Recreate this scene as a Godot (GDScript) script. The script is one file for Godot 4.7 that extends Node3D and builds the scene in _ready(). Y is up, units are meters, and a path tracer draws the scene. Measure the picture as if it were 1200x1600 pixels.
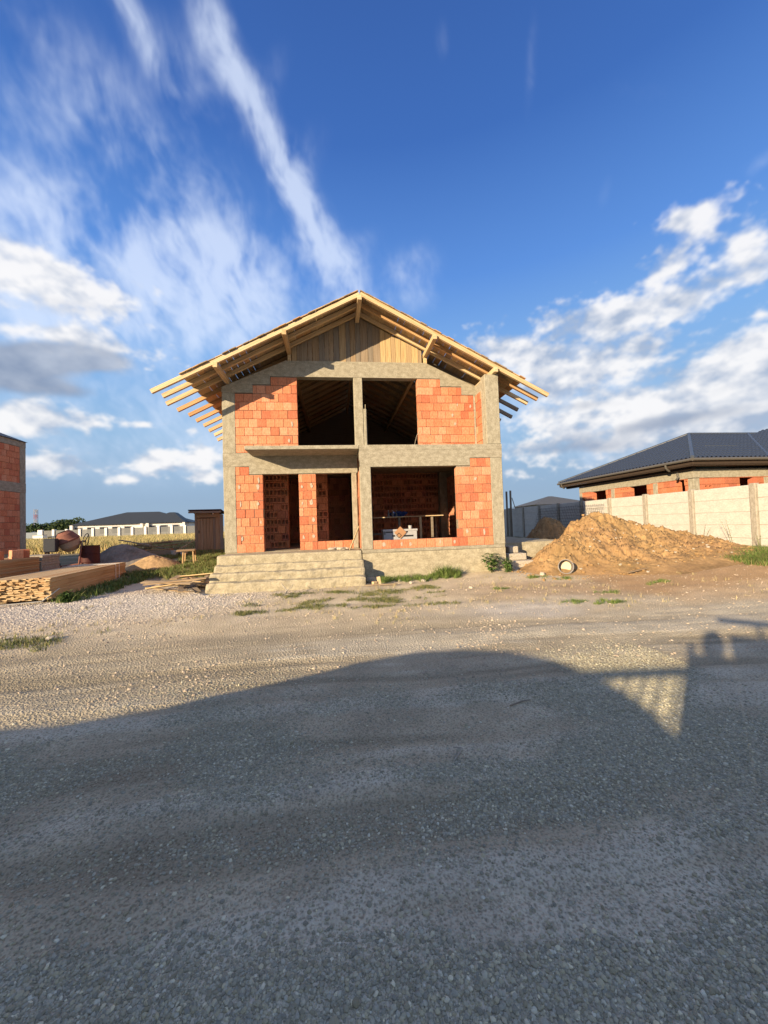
extends Node3D
# World: metres, y up. The house front runs along x; its front plane is z = 0, the recessed wall z = -1.02.
# The road lies at y = 0, the house floor at y = 0.85.

const FL := 0.85
const ZR := -1.02
const SUN_TRAVEL := Vector3(1.085, -0.395, -1.02)
var rng := RandomNumberGenerator.new()
var T := {}
var mats := {}
var meshes := {}
var nz := FastNoiseLite.new()
var nz2 := FastNoiseLite.new()

# ---------------------------------------------------------------- mesh builder
class MB:
	var v := PackedVector3Array()
	var n := PackedVector3Array()
	var c := PackedColorArray()
	var col := Color(1, 1, 1)
	var use_col := false
	func tri(a: Vector3, b: Vector3, d: Vector3, out: Vector3) -> void:
		var m := (b - a).cross(d - a)
		if m.length_squared() < 1e-18:
			return
		m = m.normalized()
		if m.dot(out) > 0.0:
			v.append(a); v.append(d); v.append(b)
		else:
			m = -m
			v.append(a); v.append(b); v.append(d)
		n.append(m); n.append(m); n.append(m)
		if use_col:
			c.append(col); c.append(col); c.append(col)
	func tri_n(a: Vector3, b: Vector3, d: Vector3, na: Vector3, nb: Vector3, nd: Vector3) -> void:
		var m := (b - a).cross(d - a)
		if m.dot(na + nb + nd) > 0.0:
			v.append(a); v.append(d); v.append(b)
			n.append(na); n.append(nd); n.append(nb)
		else:
			v.append(a); v.append(b); v.append(d)
			n.append(na); n.append(nb); n.append(nd)
		if use_col:
			c.append(col); c.append(col); c.append(col)
	func quad(a: Vector3, b: Vector3, d: Vector3, e: Vector3, out: Vector3) -> void:
		tri(a, b, d, out)
		tri(a, d, e, out)
	func quad_n(a: Vector3, b: Vector3, d: Vector3, e: Vector3, na: Vector3, nb: Vector3, nd: Vector3, ne: Vector3) -> void:
		tri_n(a, b, d, na, nb, nd)
		tri_n(a, d, e, na, nd, ne)
	func box(ctr: Vector3, s: Vector3, bas := Basis.IDENTITY) -> void:
		var h := s * 0.5
		for ax in 3:
			for sg in [-1.0, 1.0]:
				var o := Vector3.ZERO; o[ax] = h[ax] * sg
				var p := Vector3.ZERO; p[(ax + 1) % 3] = h[(ax + 1) % 3]
				var q := Vector3.ZERO; q[(ax + 2) % 3] = h[(ax + 2) % 3]
				quad(ctr + bas * (o - p - q), ctr + bas * (o + p - q), ctr + bas * (o + p + q), ctr + bas * (o - p + q), bas * o)
	func cbox(ctr: Vector3, s: Vector3, bev: float, bas := Basis.IDENTITY) -> void:
		var h := s * 0.5
		var i := h - Vector3.ONE * bev
		for ax in 3:
			var b1 := (ax + 1) % 3
			var b2 := (ax + 2) % 3
			for sg in [-1.0, 1.0]:
				var o := Vector3.ZERO; o[ax] = h[ax] * sg
				var p := Vector3.ZERO; p[b1] = i[b1]
				var q := Vector3.ZERO; q[b2] = i[b2]
				quad(ctr + bas * (o - p - q), ctr + bas * (o + p - q), ctr + bas * (o + p + q), ctr + bas * (o - p + q), bas * o)
			for s1 in [-1.0, 1.0]:
				for s2 in [-1.0, 1.0]:
					var lo := Vector3.ZERO; lo[ax] = -i[ax]
					var hi := Vector3.ZERO; hi[ax] = i[ax]
					var e1 := Vector3.ZERO; e1[b1] = h[b1] * s1; e1[b2] = i[b2] * s2
					var e2 := Vector3.ZERO; e2[b1] = i[b1] * s1; e2[b2] = h[b2] * s2
					quad(ctr + bas * (lo + e1), ctr + bas * (hi + e1), ctr + bas * (hi + e2), ctr + bas * (lo + e2), bas * (e1 + e2))
		for sx in [-1.0, 1.0]:
			for sy in [-1.0, 1.0]:
				for sz in [-1.0, 1.0]:
					var d := Vector3(sx, sy, sz)
					tri(ctr + bas * (Vector3(h.x, i.y, i.z) * d), ctr + bas * (Vector3(i.x, h.y, i.z) * d), ctr + bas * (Vector3(i.x, i.y, h.z) * d), bas * d)
	func prism(poly: PackedVector2Array, z0: float, z1: float) -> void:
		var t := Geometry2D.triangulate_polygon(poly)
		for k in range(0, t.size(), 3):
			for zz in [z0, z1]:
				var o := Vector3(0, 0, 1 if zz == maxf(z0, z1) else -1)
				tri(Vector3(poly[t[k]].x, poly[t[k]].y, zz), Vector3(poly[t[k + 1]].x, poly[t[k + 1]].y, zz), Vector3(poly[t[k + 2]].x, poly[t[k + 2]].y, zz), o)
		var cw := Geometry2D.is_polygon_clockwise(poly)
		for k in poly.size():
			var a := poly[k]
			var b := poly[(k + 1) % poly.size()]
			var d := b - a
			var o2 := Vector3(d.y, -d.x, 0) * (-1.0 if cw else 1.0)
			quad(Vector3(a.x, a.y, z0), Vector3(b.x, b.y, z0), Vector3(b.x, b.y, z1), Vector3(a.x, a.y, z1), o2)
	func tube(pts: Array, rad: Array, seg := 8, cap := true) -> void:
		var rings := []
		var up := Vector3.UP
		for k in pts.size():
			var d: Vector3 = (pts[mini(k + 1, pts.size() - 1)] - pts[maxi(k - 1, 0)]).normalized()
			if absf(d.dot(up)) > 0.95:
				up = Vector3.RIGHT
			var x := up.cross(d).normalized()
			var y := d.cross(x).normalized()
			up = y
			var ring := []
			for j in seg:
				var a := TAU * j / seg
				ring.append([pts[k] + (x * cos(a) + y * sin(a)) * rad[k], x * cos(a) + y * sin(a)])
			rings.append(ring)
		for k in pts.size() - 1:
			for j in seg:
				var j2 := (j + 1) % seg
				quad_n(rings[k][j][0], rings[k][j2][0], rings[k + 1][j2][0], rings[k + 1][j][0], rings[k][j][1], rings[k][j2][1], rings[k + 1][j2][1], rings[k + 1][j][1])
		if cap:
			for e in [0, pts.size() - 1]:
				var o: Vector3 = (pts[0] - pts[1]) if e == 0 else (pts[e] - pts[e - 1])
				for j in seg:
					tri(pts[e], rings[e][j][0], rings[e][(j + 1) % seg][0], o)
	func lathe(prof: Array, xf: Transform3D, seg := 20) -> void:
		# prof: Vector2(radius, height) along local y
		for k in prof.size() - 1:
			var a: Vector2 = prof[k]
			var b: Vector2 = prof[k + 1]
			var d := b - a
			var nn := Vector2(d.y, -d.x).normalized()
			for j in seg:
				var t0 := TAU * j / seg
				var t1 := TAU * (j + 1) / seg
				var c0 := Vector3(cos(t0), 0, sin(t0))
				var c1 := Vector3(cos(t1), 0, sin(t1))
				var n0 := xf.basis * (c0 * nn.x + Vector3.UP * nn.y)
				var n1 := xf.basis * (c1 * nn.x + Vector3.UP * nn.y)
				quad_n(xf * (c0 * a.x + Vector3.UP * a.y), xf * (c1 * a.x + Vector3.UP * a.y), xf * (c1 * b.x + Vector3.UP * b.y), xf * (c0 * b.x + Vector3.UP * b.y), n0, n1, n1, n0)
	func mesh() -> ArrayMesh:
		var arr := []
		arr.resize(Mesh.ARRAY_MAX)
		arr[Mesh.ARRAY_VERTEX] = v
		arr[Mesh.ARRAY_NORMAL] = n
		if use_col:
			arr[Mesh.ARRAY_COLOR] = c
		var m := ArrayMesh.new()
		m.add_surface_from_arrays(Mesh.PRIMITIVE_TRIANGLES, arr)
		return m

# ---------------------------------------------------------------- helpers
func ss(a: float, b: float, x: float) -> float:
	var t := clampf((x - a) / (b - a), 0.0, 1.0)
	return t * t * (3.0 - 2.0 * t)

func rr(a: float, b: float) -> float:
	return rng.randf_range(a, b)

func part(called: String, m: Mesh, material: Material, parent: Node, at := Transform3D.IDENTITY) -> MeshInstance3D:
	var o := MeshInstance3D.new()
	o.name = called
	o.mesh = m
	o.material_override = material
	o.transform = at
	parent.add_child(o, true)
	return o

func tag(o: Node, label: String, category := "", group := "", kind := "") -> Node:
	if label: o.set_meta("label", label)
	if category: o.set_meta("category", category)
	if group: o.set_meta("group", group)
	if kind: o.set_meta("kind", kind)
	return o

func thing(called: String, label: String, category: String, at := Vector3.ZERO, turn := 0.0, group := "") -> Node3D:
	var o := Node3D.new()
	o.name = called
	add_child(o, true)
	o.position = at
	o.rotation.y = turn
	tag(o, label, category, group)
	return o

func bx(s: Vector3, bev := 0.006) -> ArrayMesh:
	s = Vector3(snappedf(s.x, 0.005), snappedf(s.y, 0.005), snappedf(s.z, 0.005))
	s = s.clamp(Vector3.ONE * 0.01, Vector3.ONE * 1000)
	var k := "%s %s" % [s, bev]
	if not meshes.has(k):
		var b := MB.new()
		b.cbox(Vector3.ZERO, s, minf(bev, minf(s.x, minf(s.y, s.z)) * 0.3))
		meshes[k] = b.mesh()
	return meshes[k]

func block(called: String, lo: Vector3, hi: Vector3, material: Material, parent: Node, bev := 0.008) -> MeshInstance3D:
	var b := MB.new()
	b.cbox(Vector3.ZERO, hi - lo, minf(bev, ((hi - lo)[(hi - lo).min_axis_index()]) * 0.3))
	return part(called, b.mesh(), material, parent, Transform3D(Basis.IDENTITY, (lo + hi) * 0.5))

func beam_between(called: String, a: Vector3, b: Vector3, w: float, h: float, material: Material, parent: Node, roll := 0.0) -> MeshInstance3D:
	var d := b - a
	var x := d.normalized()
	var z := x.cross(Vector3.UP if absf(x.y) < 0.98 else Vector3.RIGHT).normalized()
	var y := z.cross(x).normalized()
	var bs := Basis(x, y, z).rotated(x, roll)
	return part(called, bx(Vector3(d.length(), h, w), 0.004), material, parent, Transform3D(bs, (a + b) * 0.5))

# ---------------------------------------------------------------- textures and materials
func noise_bytes(seed_: int, freq: float, oct: int, size := 512, kind := FastNoiseLite.TYPE_SIMPLEX_SMOOTH, stretch := 1) -> PackedByteArray:
	var f := FastNoiseLite.new()
	f.seed = seed_
	f.frequency = freq
	f.noise_type = kind
	f.fractal_octaves = oct
	f.cellular_return_type = FastNoiseLite.RETURN_DISTANCE
	# stretch > 1 draws the pattern out sideways, < -1 upwards
	var im := f.get_seamless_image(size / maxi(1, stretch), size / maxi(1, -stretch), false, false, 0.12)
	if absi(stretch) > 1:
		im.resize(size, size, Image.INTERPOLATE_CUBIC)
	im.convert(Image.FORMAT_L8)
	return im.get_data()

func ramp_tex(a: PackedByteArray, b: PackedByteArray, wa: float, lo: Color, hi: Color, contrast := 1.0) -> ImageTexture:
	# lo and hi are linear multipliers
	var lut := PackedByteArray()
	for k in 256:
		var t := clampf((k / 255.0 - 0.5) * contrast + 0.5, 0, 1)
		var c := lo.lerp(hi, t).linear_to_srgb()
		lut.append(c.r8); lut.append(c.g8); lut.append(c.b8)
	var n := a.size()
	var d := PackedByteArray()
	d.resize(n * 3)
	for i in n:
		var k := int(a[i] * wa + b[i] * (1.0 - wa)) * 3
		d[i * 3] = lut[k]; d[i * 3 + 1] = lut[k + 1]; d[i * 3 + 2] = lut[k + 2]
	var s := int(sqrt(n))
	return ImageTexture.create_from_image(Image.create_from_data(s, s, false, Image.FORMAT_RGB8, d))

func norm_tex(a: PackedByteArray, strength: float) -> ImageTexture:
	var s := int(sqrt(a.size()))
	var im := Image.create_from_data(s, s, false, Image.FORMAT_L8, a)
	im.convert(Image.FORMAT_RGBA8)
	im.bump_map_to_normal_map(strength)
	return ImageTexture.create_from_image(im)

func make_textures() -> void:
	var fine := noise_bytes(1, 0.05, 5)
	var coarse := noise_bytes(2, 0.012, 5)
	var speck := noise_bytes(3, 0.09, 3)
	var long_a := noise_bytes(5, 0.035, 4, 512, FastNoiseLite.TYPE_SIMPLEX_SMOOTH, 16)
	var long_v := noise_bytes(6, 0.035, 4, 512, FastNoiseLite.TYPE_SIMPLEX_SMOOTH, -16)
	var cell := noise_bytes(7, 0.06, 2, 512, FastNoiseLite.TYPE_CELLULAR)
	T.concrete = ramp_tex(fine, coarse, 0.5, Color(0.56, 0.53, 0.47), Color(1.1, 1.08, 1.03), 1.5)
	T.plain = ramp_tex(fine, coarse, 0.6, Color(0.72, 0.72, 0.72), Color(1.0, 1.0, 1.0), 1.6)
	T.brick = ramp_tex(long_v, coarse, 0.35, Color(0.62, 0.55, 0.5), Color(1.12, 1.12, 1.1), 1.6)
	T.wood = ramp_tex(long_a, fine, 0.8, Color(0.55, 0.47, 0.38), Color(1.1, 1.1, 1.08), 1.6)
	T.dirt = ramp_tex(speck, coarse, 0.5, Color(0.6, 0.57, 0.52), Color(1.15, 1.14, 1.1), 1.8)
	T.ground = ramp_tex(cell, speck, 0.5, Color(0.5, 0.49, 0.47), Color(1.42, 1.42, 1.4), 1.9)
	T.n_fine = norm_tex(fine, 3.0)
	T.n_speck = norm_tex(speck, 5.0)
	T.n_cell = norm_tex(cell, 7.0)
	T.n_wood = norm_tex(long_a, 2.5)
	T.n_comb = norm_tex(long_v, 3.0)
	T.n_coarse = norm_tex(coarse, 6.0)

func mat(key: String, lin: Color, rough := 0.9, tex := "", nrm := "", scale := Vector3.ONE, world := true, metal := 0.0, nscale := 1.0) -> StandardMaterial3D:
	if mats.has(key):
		return mats[key]
	var m := StandardMaterial3D.new()
	m.resource_name = key
	m.albedo_color = lin.linear_to_srgb()
	m.roughness = rough
	m.metallic = metal
	m.metallic_specular = 0.35
	if tex:
		m.albedo_texture = T[tex]
	if nrm:
		m.normal_enabled = true
		m.normal_texture = T[nrm]
		m.normal_scale = nscale
	if tex or nrm:
		m.uv1_triplanar = true
		m.uv1_world_triplanar = world
		m.uv1_scale = scale
	mats[key] = m
	return m

func vcol_mat(key: String, rough := 0.9, tex := "", nrm := "", scale := Vector3.ONE, nscale := 1.0) -> StandardMaterial3D:
	var m := mat(key, Color(1, 1, 1), rough, tex, nrm, scale, true, 0.0, nscale)
	m.vertex_color_use_as_albedo = true
	return m

var brick_mats: Array = []
var wood_fresh: Array = []
var wood_old: Array = []

func make_materials() -> void:
	mat("concrete_h", Color(0.335, 0.32, 0.265), 0.95, "concrete", "n_fine", Vector3(0.75, 1.25, 0.75), true, 0.0, 0.7)
	mat("concrete_v", Color(0.35, 0.335, 0.275), 0.95, "concrete", "n_fine", Vector3(1.15, 0.6, 1.15), true, 0.0, 0.7)
	mat("concrete", Color(0.4, 0.37, 0.285), 0.95, "concrete", "n_fine", Vector3(0.6, 0.95, 0.6), true, 0.0, 0.8)
	mat("fence_panel", Color(0.53, 0.51, 0.46), 0.95, "plain", "n_fine", Vector3(0.45, 0.7, 0.45), true, 0.0, 0.4)
	mat("fence_post", Color(0.36, 0.34, 0.3), 0.95, "concrete", "n_fine", Vector3(2.0, 0.7, 2.0), true, 0.0, 0.6)
	mat("mortar", Color(0.3, 0.26, 0.21), 0.95, "concrete", "n_speck", Vector3(2, 2, 2))
	mat("mortar_pale", Color(0.5, 0.46, 0.4), 0.95, "concrete", "n_speck", Vector3(3, 3, 3))
	var tones := [Color(0.55, 0.215, 0.115), Color(0.58, 0.24, 0.13), Color(0.53, 0.2, 0.11), Color(0.6, 0.26, 0.145), Color(0.5, 0.18, 0.1), Color(0.56, 0.23, 0.125), Color(0.63, 0.31, 0.19), Color(0.58, 0.245, 0.135), Color(0.47, 0.16, 0.09), Color(0.59, 0.27, 0.16)]
	for k in tones.size():
		brick_mats.append(mat("brick_tone_%d" % k, tones[k], 0.9, "brick", "n_comb", Vector3(4.5, 1.3, 4.5), true, 0.0, 0.5))
		brick_mats[-1].uv1_offset = Vector3(0.13 * k, 0.29 * k, 0.37 * k)
	var fr := [Color(0.58, 0.45, 0.27), Color(0.53, 0.39, 0.22), Color(0.5, 0.33, 0.17), Color(0.62, 0.5, 0.32), Color(0.45, 0.28, 0.14)]
	for k in fr.size():
		wood_fresh.append(mat("sawn_wood_%d" % k, fr[k], 0.8, "wood", "n_wood", Vector3(0.55, 4.0, 4.0), false, 0.0, 0.4))
		wood_fresh[-1].uv1_offset = Vector3(0.31 * k, 0.17 * k, 0.23 * k)
	var ol := [Color(0.29, 0.24, 0.18), Color(0.35, 0.28, 0.195), Color(0.24, 0.215, 0.18), Color(0.42, 0.325, 0.2), Color(0.32, 0.245, 0.16), Color(0.52, 0.4, 0.23)]
	for k in ol.size():
		wood_old.append(mat("weathered_wood_%d" % k, ol[k], 0.9, "wood", "n_wood", Vector3(0.6, 4.0, 4.0), false, 0.0, 0.5))
		wood_old[-1].uv1_offset = Vector3(0.31 * k, 0.47 * k, 0.13 * k)

# ---------------------------------------------------------------- the sky
const CIRRUS := [-25.28, 49.48, 2.82, 1.02, -32.28, 0.42, -22.49, 47.6, 3.85, 1.4, -38.38, 0.58, -15.34, 51.51, 2.82, 1.95, -30.99, 0.58, -14.17, 49.83, 4.52, 2.15, -41.06, 0.63, -10.83, 47.9, 3.58, 1.58, -39.44, 0.84, -7.87, 45.11, 4.43, 1.75, -43.23, 0.95, -7.21, 49.22, 3.59, 1.85, 32.49, 0.26, -4.87, 41.3, 4.97, 2.16, -44.92, 0.95, -1.8, 37.46, 4.8, 2.56, -46.32, 0.89, 1.34, 33.73, 4.5, 2.82, -46.17, 0.95, 3.14, 31.69, 3.11, 2.58, -47.86, 0.63, -2.41, 44.13, 4.55, 2.57, 34.38, 0.21, -17.95, 47.05, 5.76, 2.26, -36.49, 0.26, -31.85, 35.0, 7.11, 2.37, 1.5, 0.23, -33.04, 29.15, 7.04, 3.09, 2.9, 0.68, -25.67, 29.47, 10.02, 3.29, 4.68, 0.73, -16.05, 30.11, 8.95, 3.77, -13.17, 0.63, -18.32, 34.48, 9.04, 1.72, -0.69, 0.63, -10.21, 29.51, 5.78, 3.06, -10.83, 0.47, -30.77, 25.65, 10.84, 2.88, 10.0, 0.63, -18.51, 25.57, 12.38, 2.91, 4.29, 0.63, -29.04, 15.97, 16.28, 3.58, 8.76, 0.42, -35.18, 32.22, 3.17, 1.68, 11.41, 0.37, -22.31, 21.37, 10.97, 3.66, 8.92, 0.32, -28.74, 41.88, 12.61, 6.79, -9.33, 0.21, -34.09, 36.66, 7.61, 4.75, -6.91, 0.23, -19.76, 38.46, 12.89, 5.66, -15.58, 0.21, -25.66, 30.09, 17.55, 3.87, 6.86, 0.53, -30.78, 23.75, 13.49, 3.86, 14.07, 0.53, 4.51, 30.26, 5.63, 2.99, 14.93, 0.32, -14.26, 36.11, 11.4, 4.52, -19.27, 0.37, -30.69, 33.27, 11.62, 3.01, 4.66, 0.37, -32.35, 43.17, 6.87, 3.67, -18.51, 0.21, 3.3, 35.09, 5.18, 1.7, 29.56, 0.26, 18.36, 51.63, 1.41, 1.56, -8.39, 0.21, 30.59, 47.97, 1.01, 3.7, -13.17, 0.23, 42.86, 42.52, 4.79, 1.3, -20.93, 0.19, 12.31, 33.5, 5.52, 2.88, 10.71, 0.32, 14.03, 29.87, 5.48, 2.29, 11.18, 0.26, 38.58, 36.07, 1.05, 2.08, -24.64, 0.16, 52.47, 32.6, 1.67, 0.82, 11.42, 0.42, 37.48, 9.48, 17.69, 4.77, -7.61, 0.47, -22.48, 10.63, 21.49, 5.59, 3.71, 0.37, 32.57, 15.82, 9.37, 4.79, -9.1, 0.53]
const CUMULUS := [47.29, 30.98, 3.04, 1.19, -11.22, 0.95, 45.79, 30.61, 2.1, 0.81, -20.99, 0.8, 48.57, 28.78, 2.13, 0.6, -38.64, 0.5, 45.62, 27.86, 2.61, 1.48, 24.36, 0.7, 43.71, 26.69, 2.22, 1.17, 13.22, 0.65, 51.1, 26.59, 2.04, 1.65, 11.77, 0.9, 51.98, 24.51, 1.99, 1.95, 13.93, 0.85, 48.28, 23.86, 3.43, 1.74, 8.64, 0.9, 45.35, 22.96, 3.3, 1.44, -7.31, 0.85, 41.63, 24.1, 2.9, 1.15, -6.35, 0.8, 38.19, 23.87, 4.37, 2.02, -9.66, 1.0, 34.49, 23.48, 5.16, 1.38, -12.52, 0.8, 30.66, 25.37, 3.56, 1.07, -2.37, 0.45, 26.34, 22.36, 5.32, 1.85, -13.23, 1.0, 31.23, 20.77, 6.3, 2.21, -10.3, 1.0, 37.23, 19.2, 5.69, 2.3, -12.17, 1.0, 41.38, 19.33, 2.89, 1.91, -3.37, 0.95, 23.78, 23.12, 2.96, 1.5, -7.91, 0.7, 34.21, 17.9, 5.13, 1.29, -10.47, 0.6, 31.04, 16.87, 4.48, 1.73, -8.97, 0.95, 33.98, 13.19, 6.69, 2.35, 2.2, 0.8, 38.36, 13.28, 6.15, 2.25, 1.25, 0.95, 43.64, 13.41, 5.4, 2.31, 6.08, 1.0, 47.78, 14.24, 4.18, 2.52, 11.25, 1.0, 51.49, 15.23, 3.18, 2.68, 16.94, 1.0, 50.81, 11.48, 4.96, 4.02, 0.13, 0.95, 45.86, 9.71, 7.1, 2.95, -3.81, 0.9, 39.54, 9.19, 9.04, 2.26, -2.2, 0.7, 51.62, 17.73, 2.13, 1.08, 0.68, 0.9, 33.13, 11.27, 2.02, 0.8, 14.32, 0.85, 46.18, 16.36, 1.89, 0.51, 3.26, 0.4, 29.88, 9.12, 3.61, 0.82, -5.82, 0.5, 25.62, 6.44, 2.85, 0.85, -4.17, 0.5, 29.82, 7.84, 2.16, 0.72, -5.31, 0.5, 52.22, 19.98, 0.68, 0.36, -20.05, 0.6, -36.23, 28.06, 2.86, 1.78, -8.91, 0.9, -34.15, 27.07, 3.42, 1.98, -4.22, 0.9, -31.34, 27.03, 3.8, 1.72, 0.51, 0.85, -36.74, 25.64, 3.53, 1.65, 18.59, 0.8, -28.94, 26.13, 4.83, 1.91, 4.23, 0.6, -28.99, 21.87, 5.44, 1.18, -0.87, 0.95, -34.18, 21.61, 4.87, 0.77, 9.04, 0.9, -34.22, 12.73, 3.82, 1.62, 14.46, 0.95, -35.78, 13.5, 2.55, 1.63, 32.65, 0.9, -30.87, 12.85, 3.32, 1.2, 7.3, 0.7, -33.44, 7.82, 3.69, 1.1, 7.94, 0.95, -30.91, 7.78, 2.63, 0.79, 3.57, 0.8, -23.35, 8.66, 2.85, 1.43, 8.44, 1.0, -22.49, 9.35, 1.76, 1.16, 3.02, 0.9, -26.48, 6.56, 1.91, 0.65, 2.0, 0.95, -17.65, 9.9, 2.48, 1.69, 12.98, 1.0, -16.92, 7.15, 2.48, 0.92, 6.43, 0.9, -24.19, 13.31, 0.93, 0.46, 5.61, 0.8, -26.21, 13.25, 0.67, 0.45, 6.16, 0.6, -18.52, 13.07, 0.69, 0.59, 3.98, 0.8, -21.71, 13.7, 0.82, 0.28, 5.12, 0.4, 49.7, 9.7, 6.17, 2.74, -4.67, 0.9, 41.0, 11.67, 7.14, 1.99, -0.57, 0.7, -35.2, 27.58, 3.94, 1.87, -3.37, 0.7]
const DARK := [-34.19, 19.06, 4.69, 1.68, 12.99, 1.0, -29.62, 19.91, 3.99, 1.25, 7.01, 1.0, -36.26, 17.62, 3.61, 1.91, 12.95, 1.0, -32.0, 16.17, 3.96, 1.12, 0.43, 0.7, -35.77, 16.12, 3.12, 1.3, 11.58, 0.6, -34.16, 24.08, 6.74, 1.34, 16.13, 0.35, 34.04, 14.39, 6.78, 0.96, -3.77, 0.5, 40.95, 10.69, 9.09, 1.08, 0.09, 0.55, 33.79, 9.12, 9.05, 1.16, -3.35, 0.6, 45.93, 11.14, 5.73, 0.72, -1.19, 0.35, 47.63, 22.21, 3.13, 0.54, 10.35, 0.25, 38.82, 22.45, 4.26, 0.49, -14.18, 0.25, 31.94, 19.09, 6.34, 0.62, -10.04, 0.25, 49.9, 13.7, 3.02, 0.68, 4.91, 0.3]

func splat(buf: PackedFloat32Array, list: Array, w: int, h: int) -> void:
	for k in range(0, list.size(), 6):
		var az: float = list[k]
		var el: float = list[k + 1]
		var ra: float = list[k + 2]
		var re: float = list[k + 3]
		var rot: float = deg_to_rad(list[k + 4])
		var s: float = list[k + 5]
		var big := maxf(ra, re) * 2.3
		var cosel := maxf(0.3, cos(deg_to_rad(el)))
		var sc := w / 360.0
		var x0 := int(floor((az - big) * sc))
		var x1 := int(floor((az + big) * sc))
		var y0 := maxi(0, int((90.0 - el - big) * sc))
		var y1 := mini(h - 1, int((90.0 - el + big) * sc))
		var cr := cos(rot)
		var sr := sin(rot)
		for y in range(y0, y1 + 1):
			var de := 90.0 - (y + 0.5) / sc - el
			for x in range(x0, x1 + 1):
				var da := (x + 0.5) / sc - az
				var p := (da * cr + de * sr) / ra
				var q := (-da * sr + de * cr) / re
				var g := p * p + q * q
				if g < 5.0:
					var i := y * w + posmod(x, w)
					var val := s * exp(-g)
					buf[i] = 1.0 - (1.0 - buf[i]) * (1.0 - minf(val, 0.98))

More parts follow.
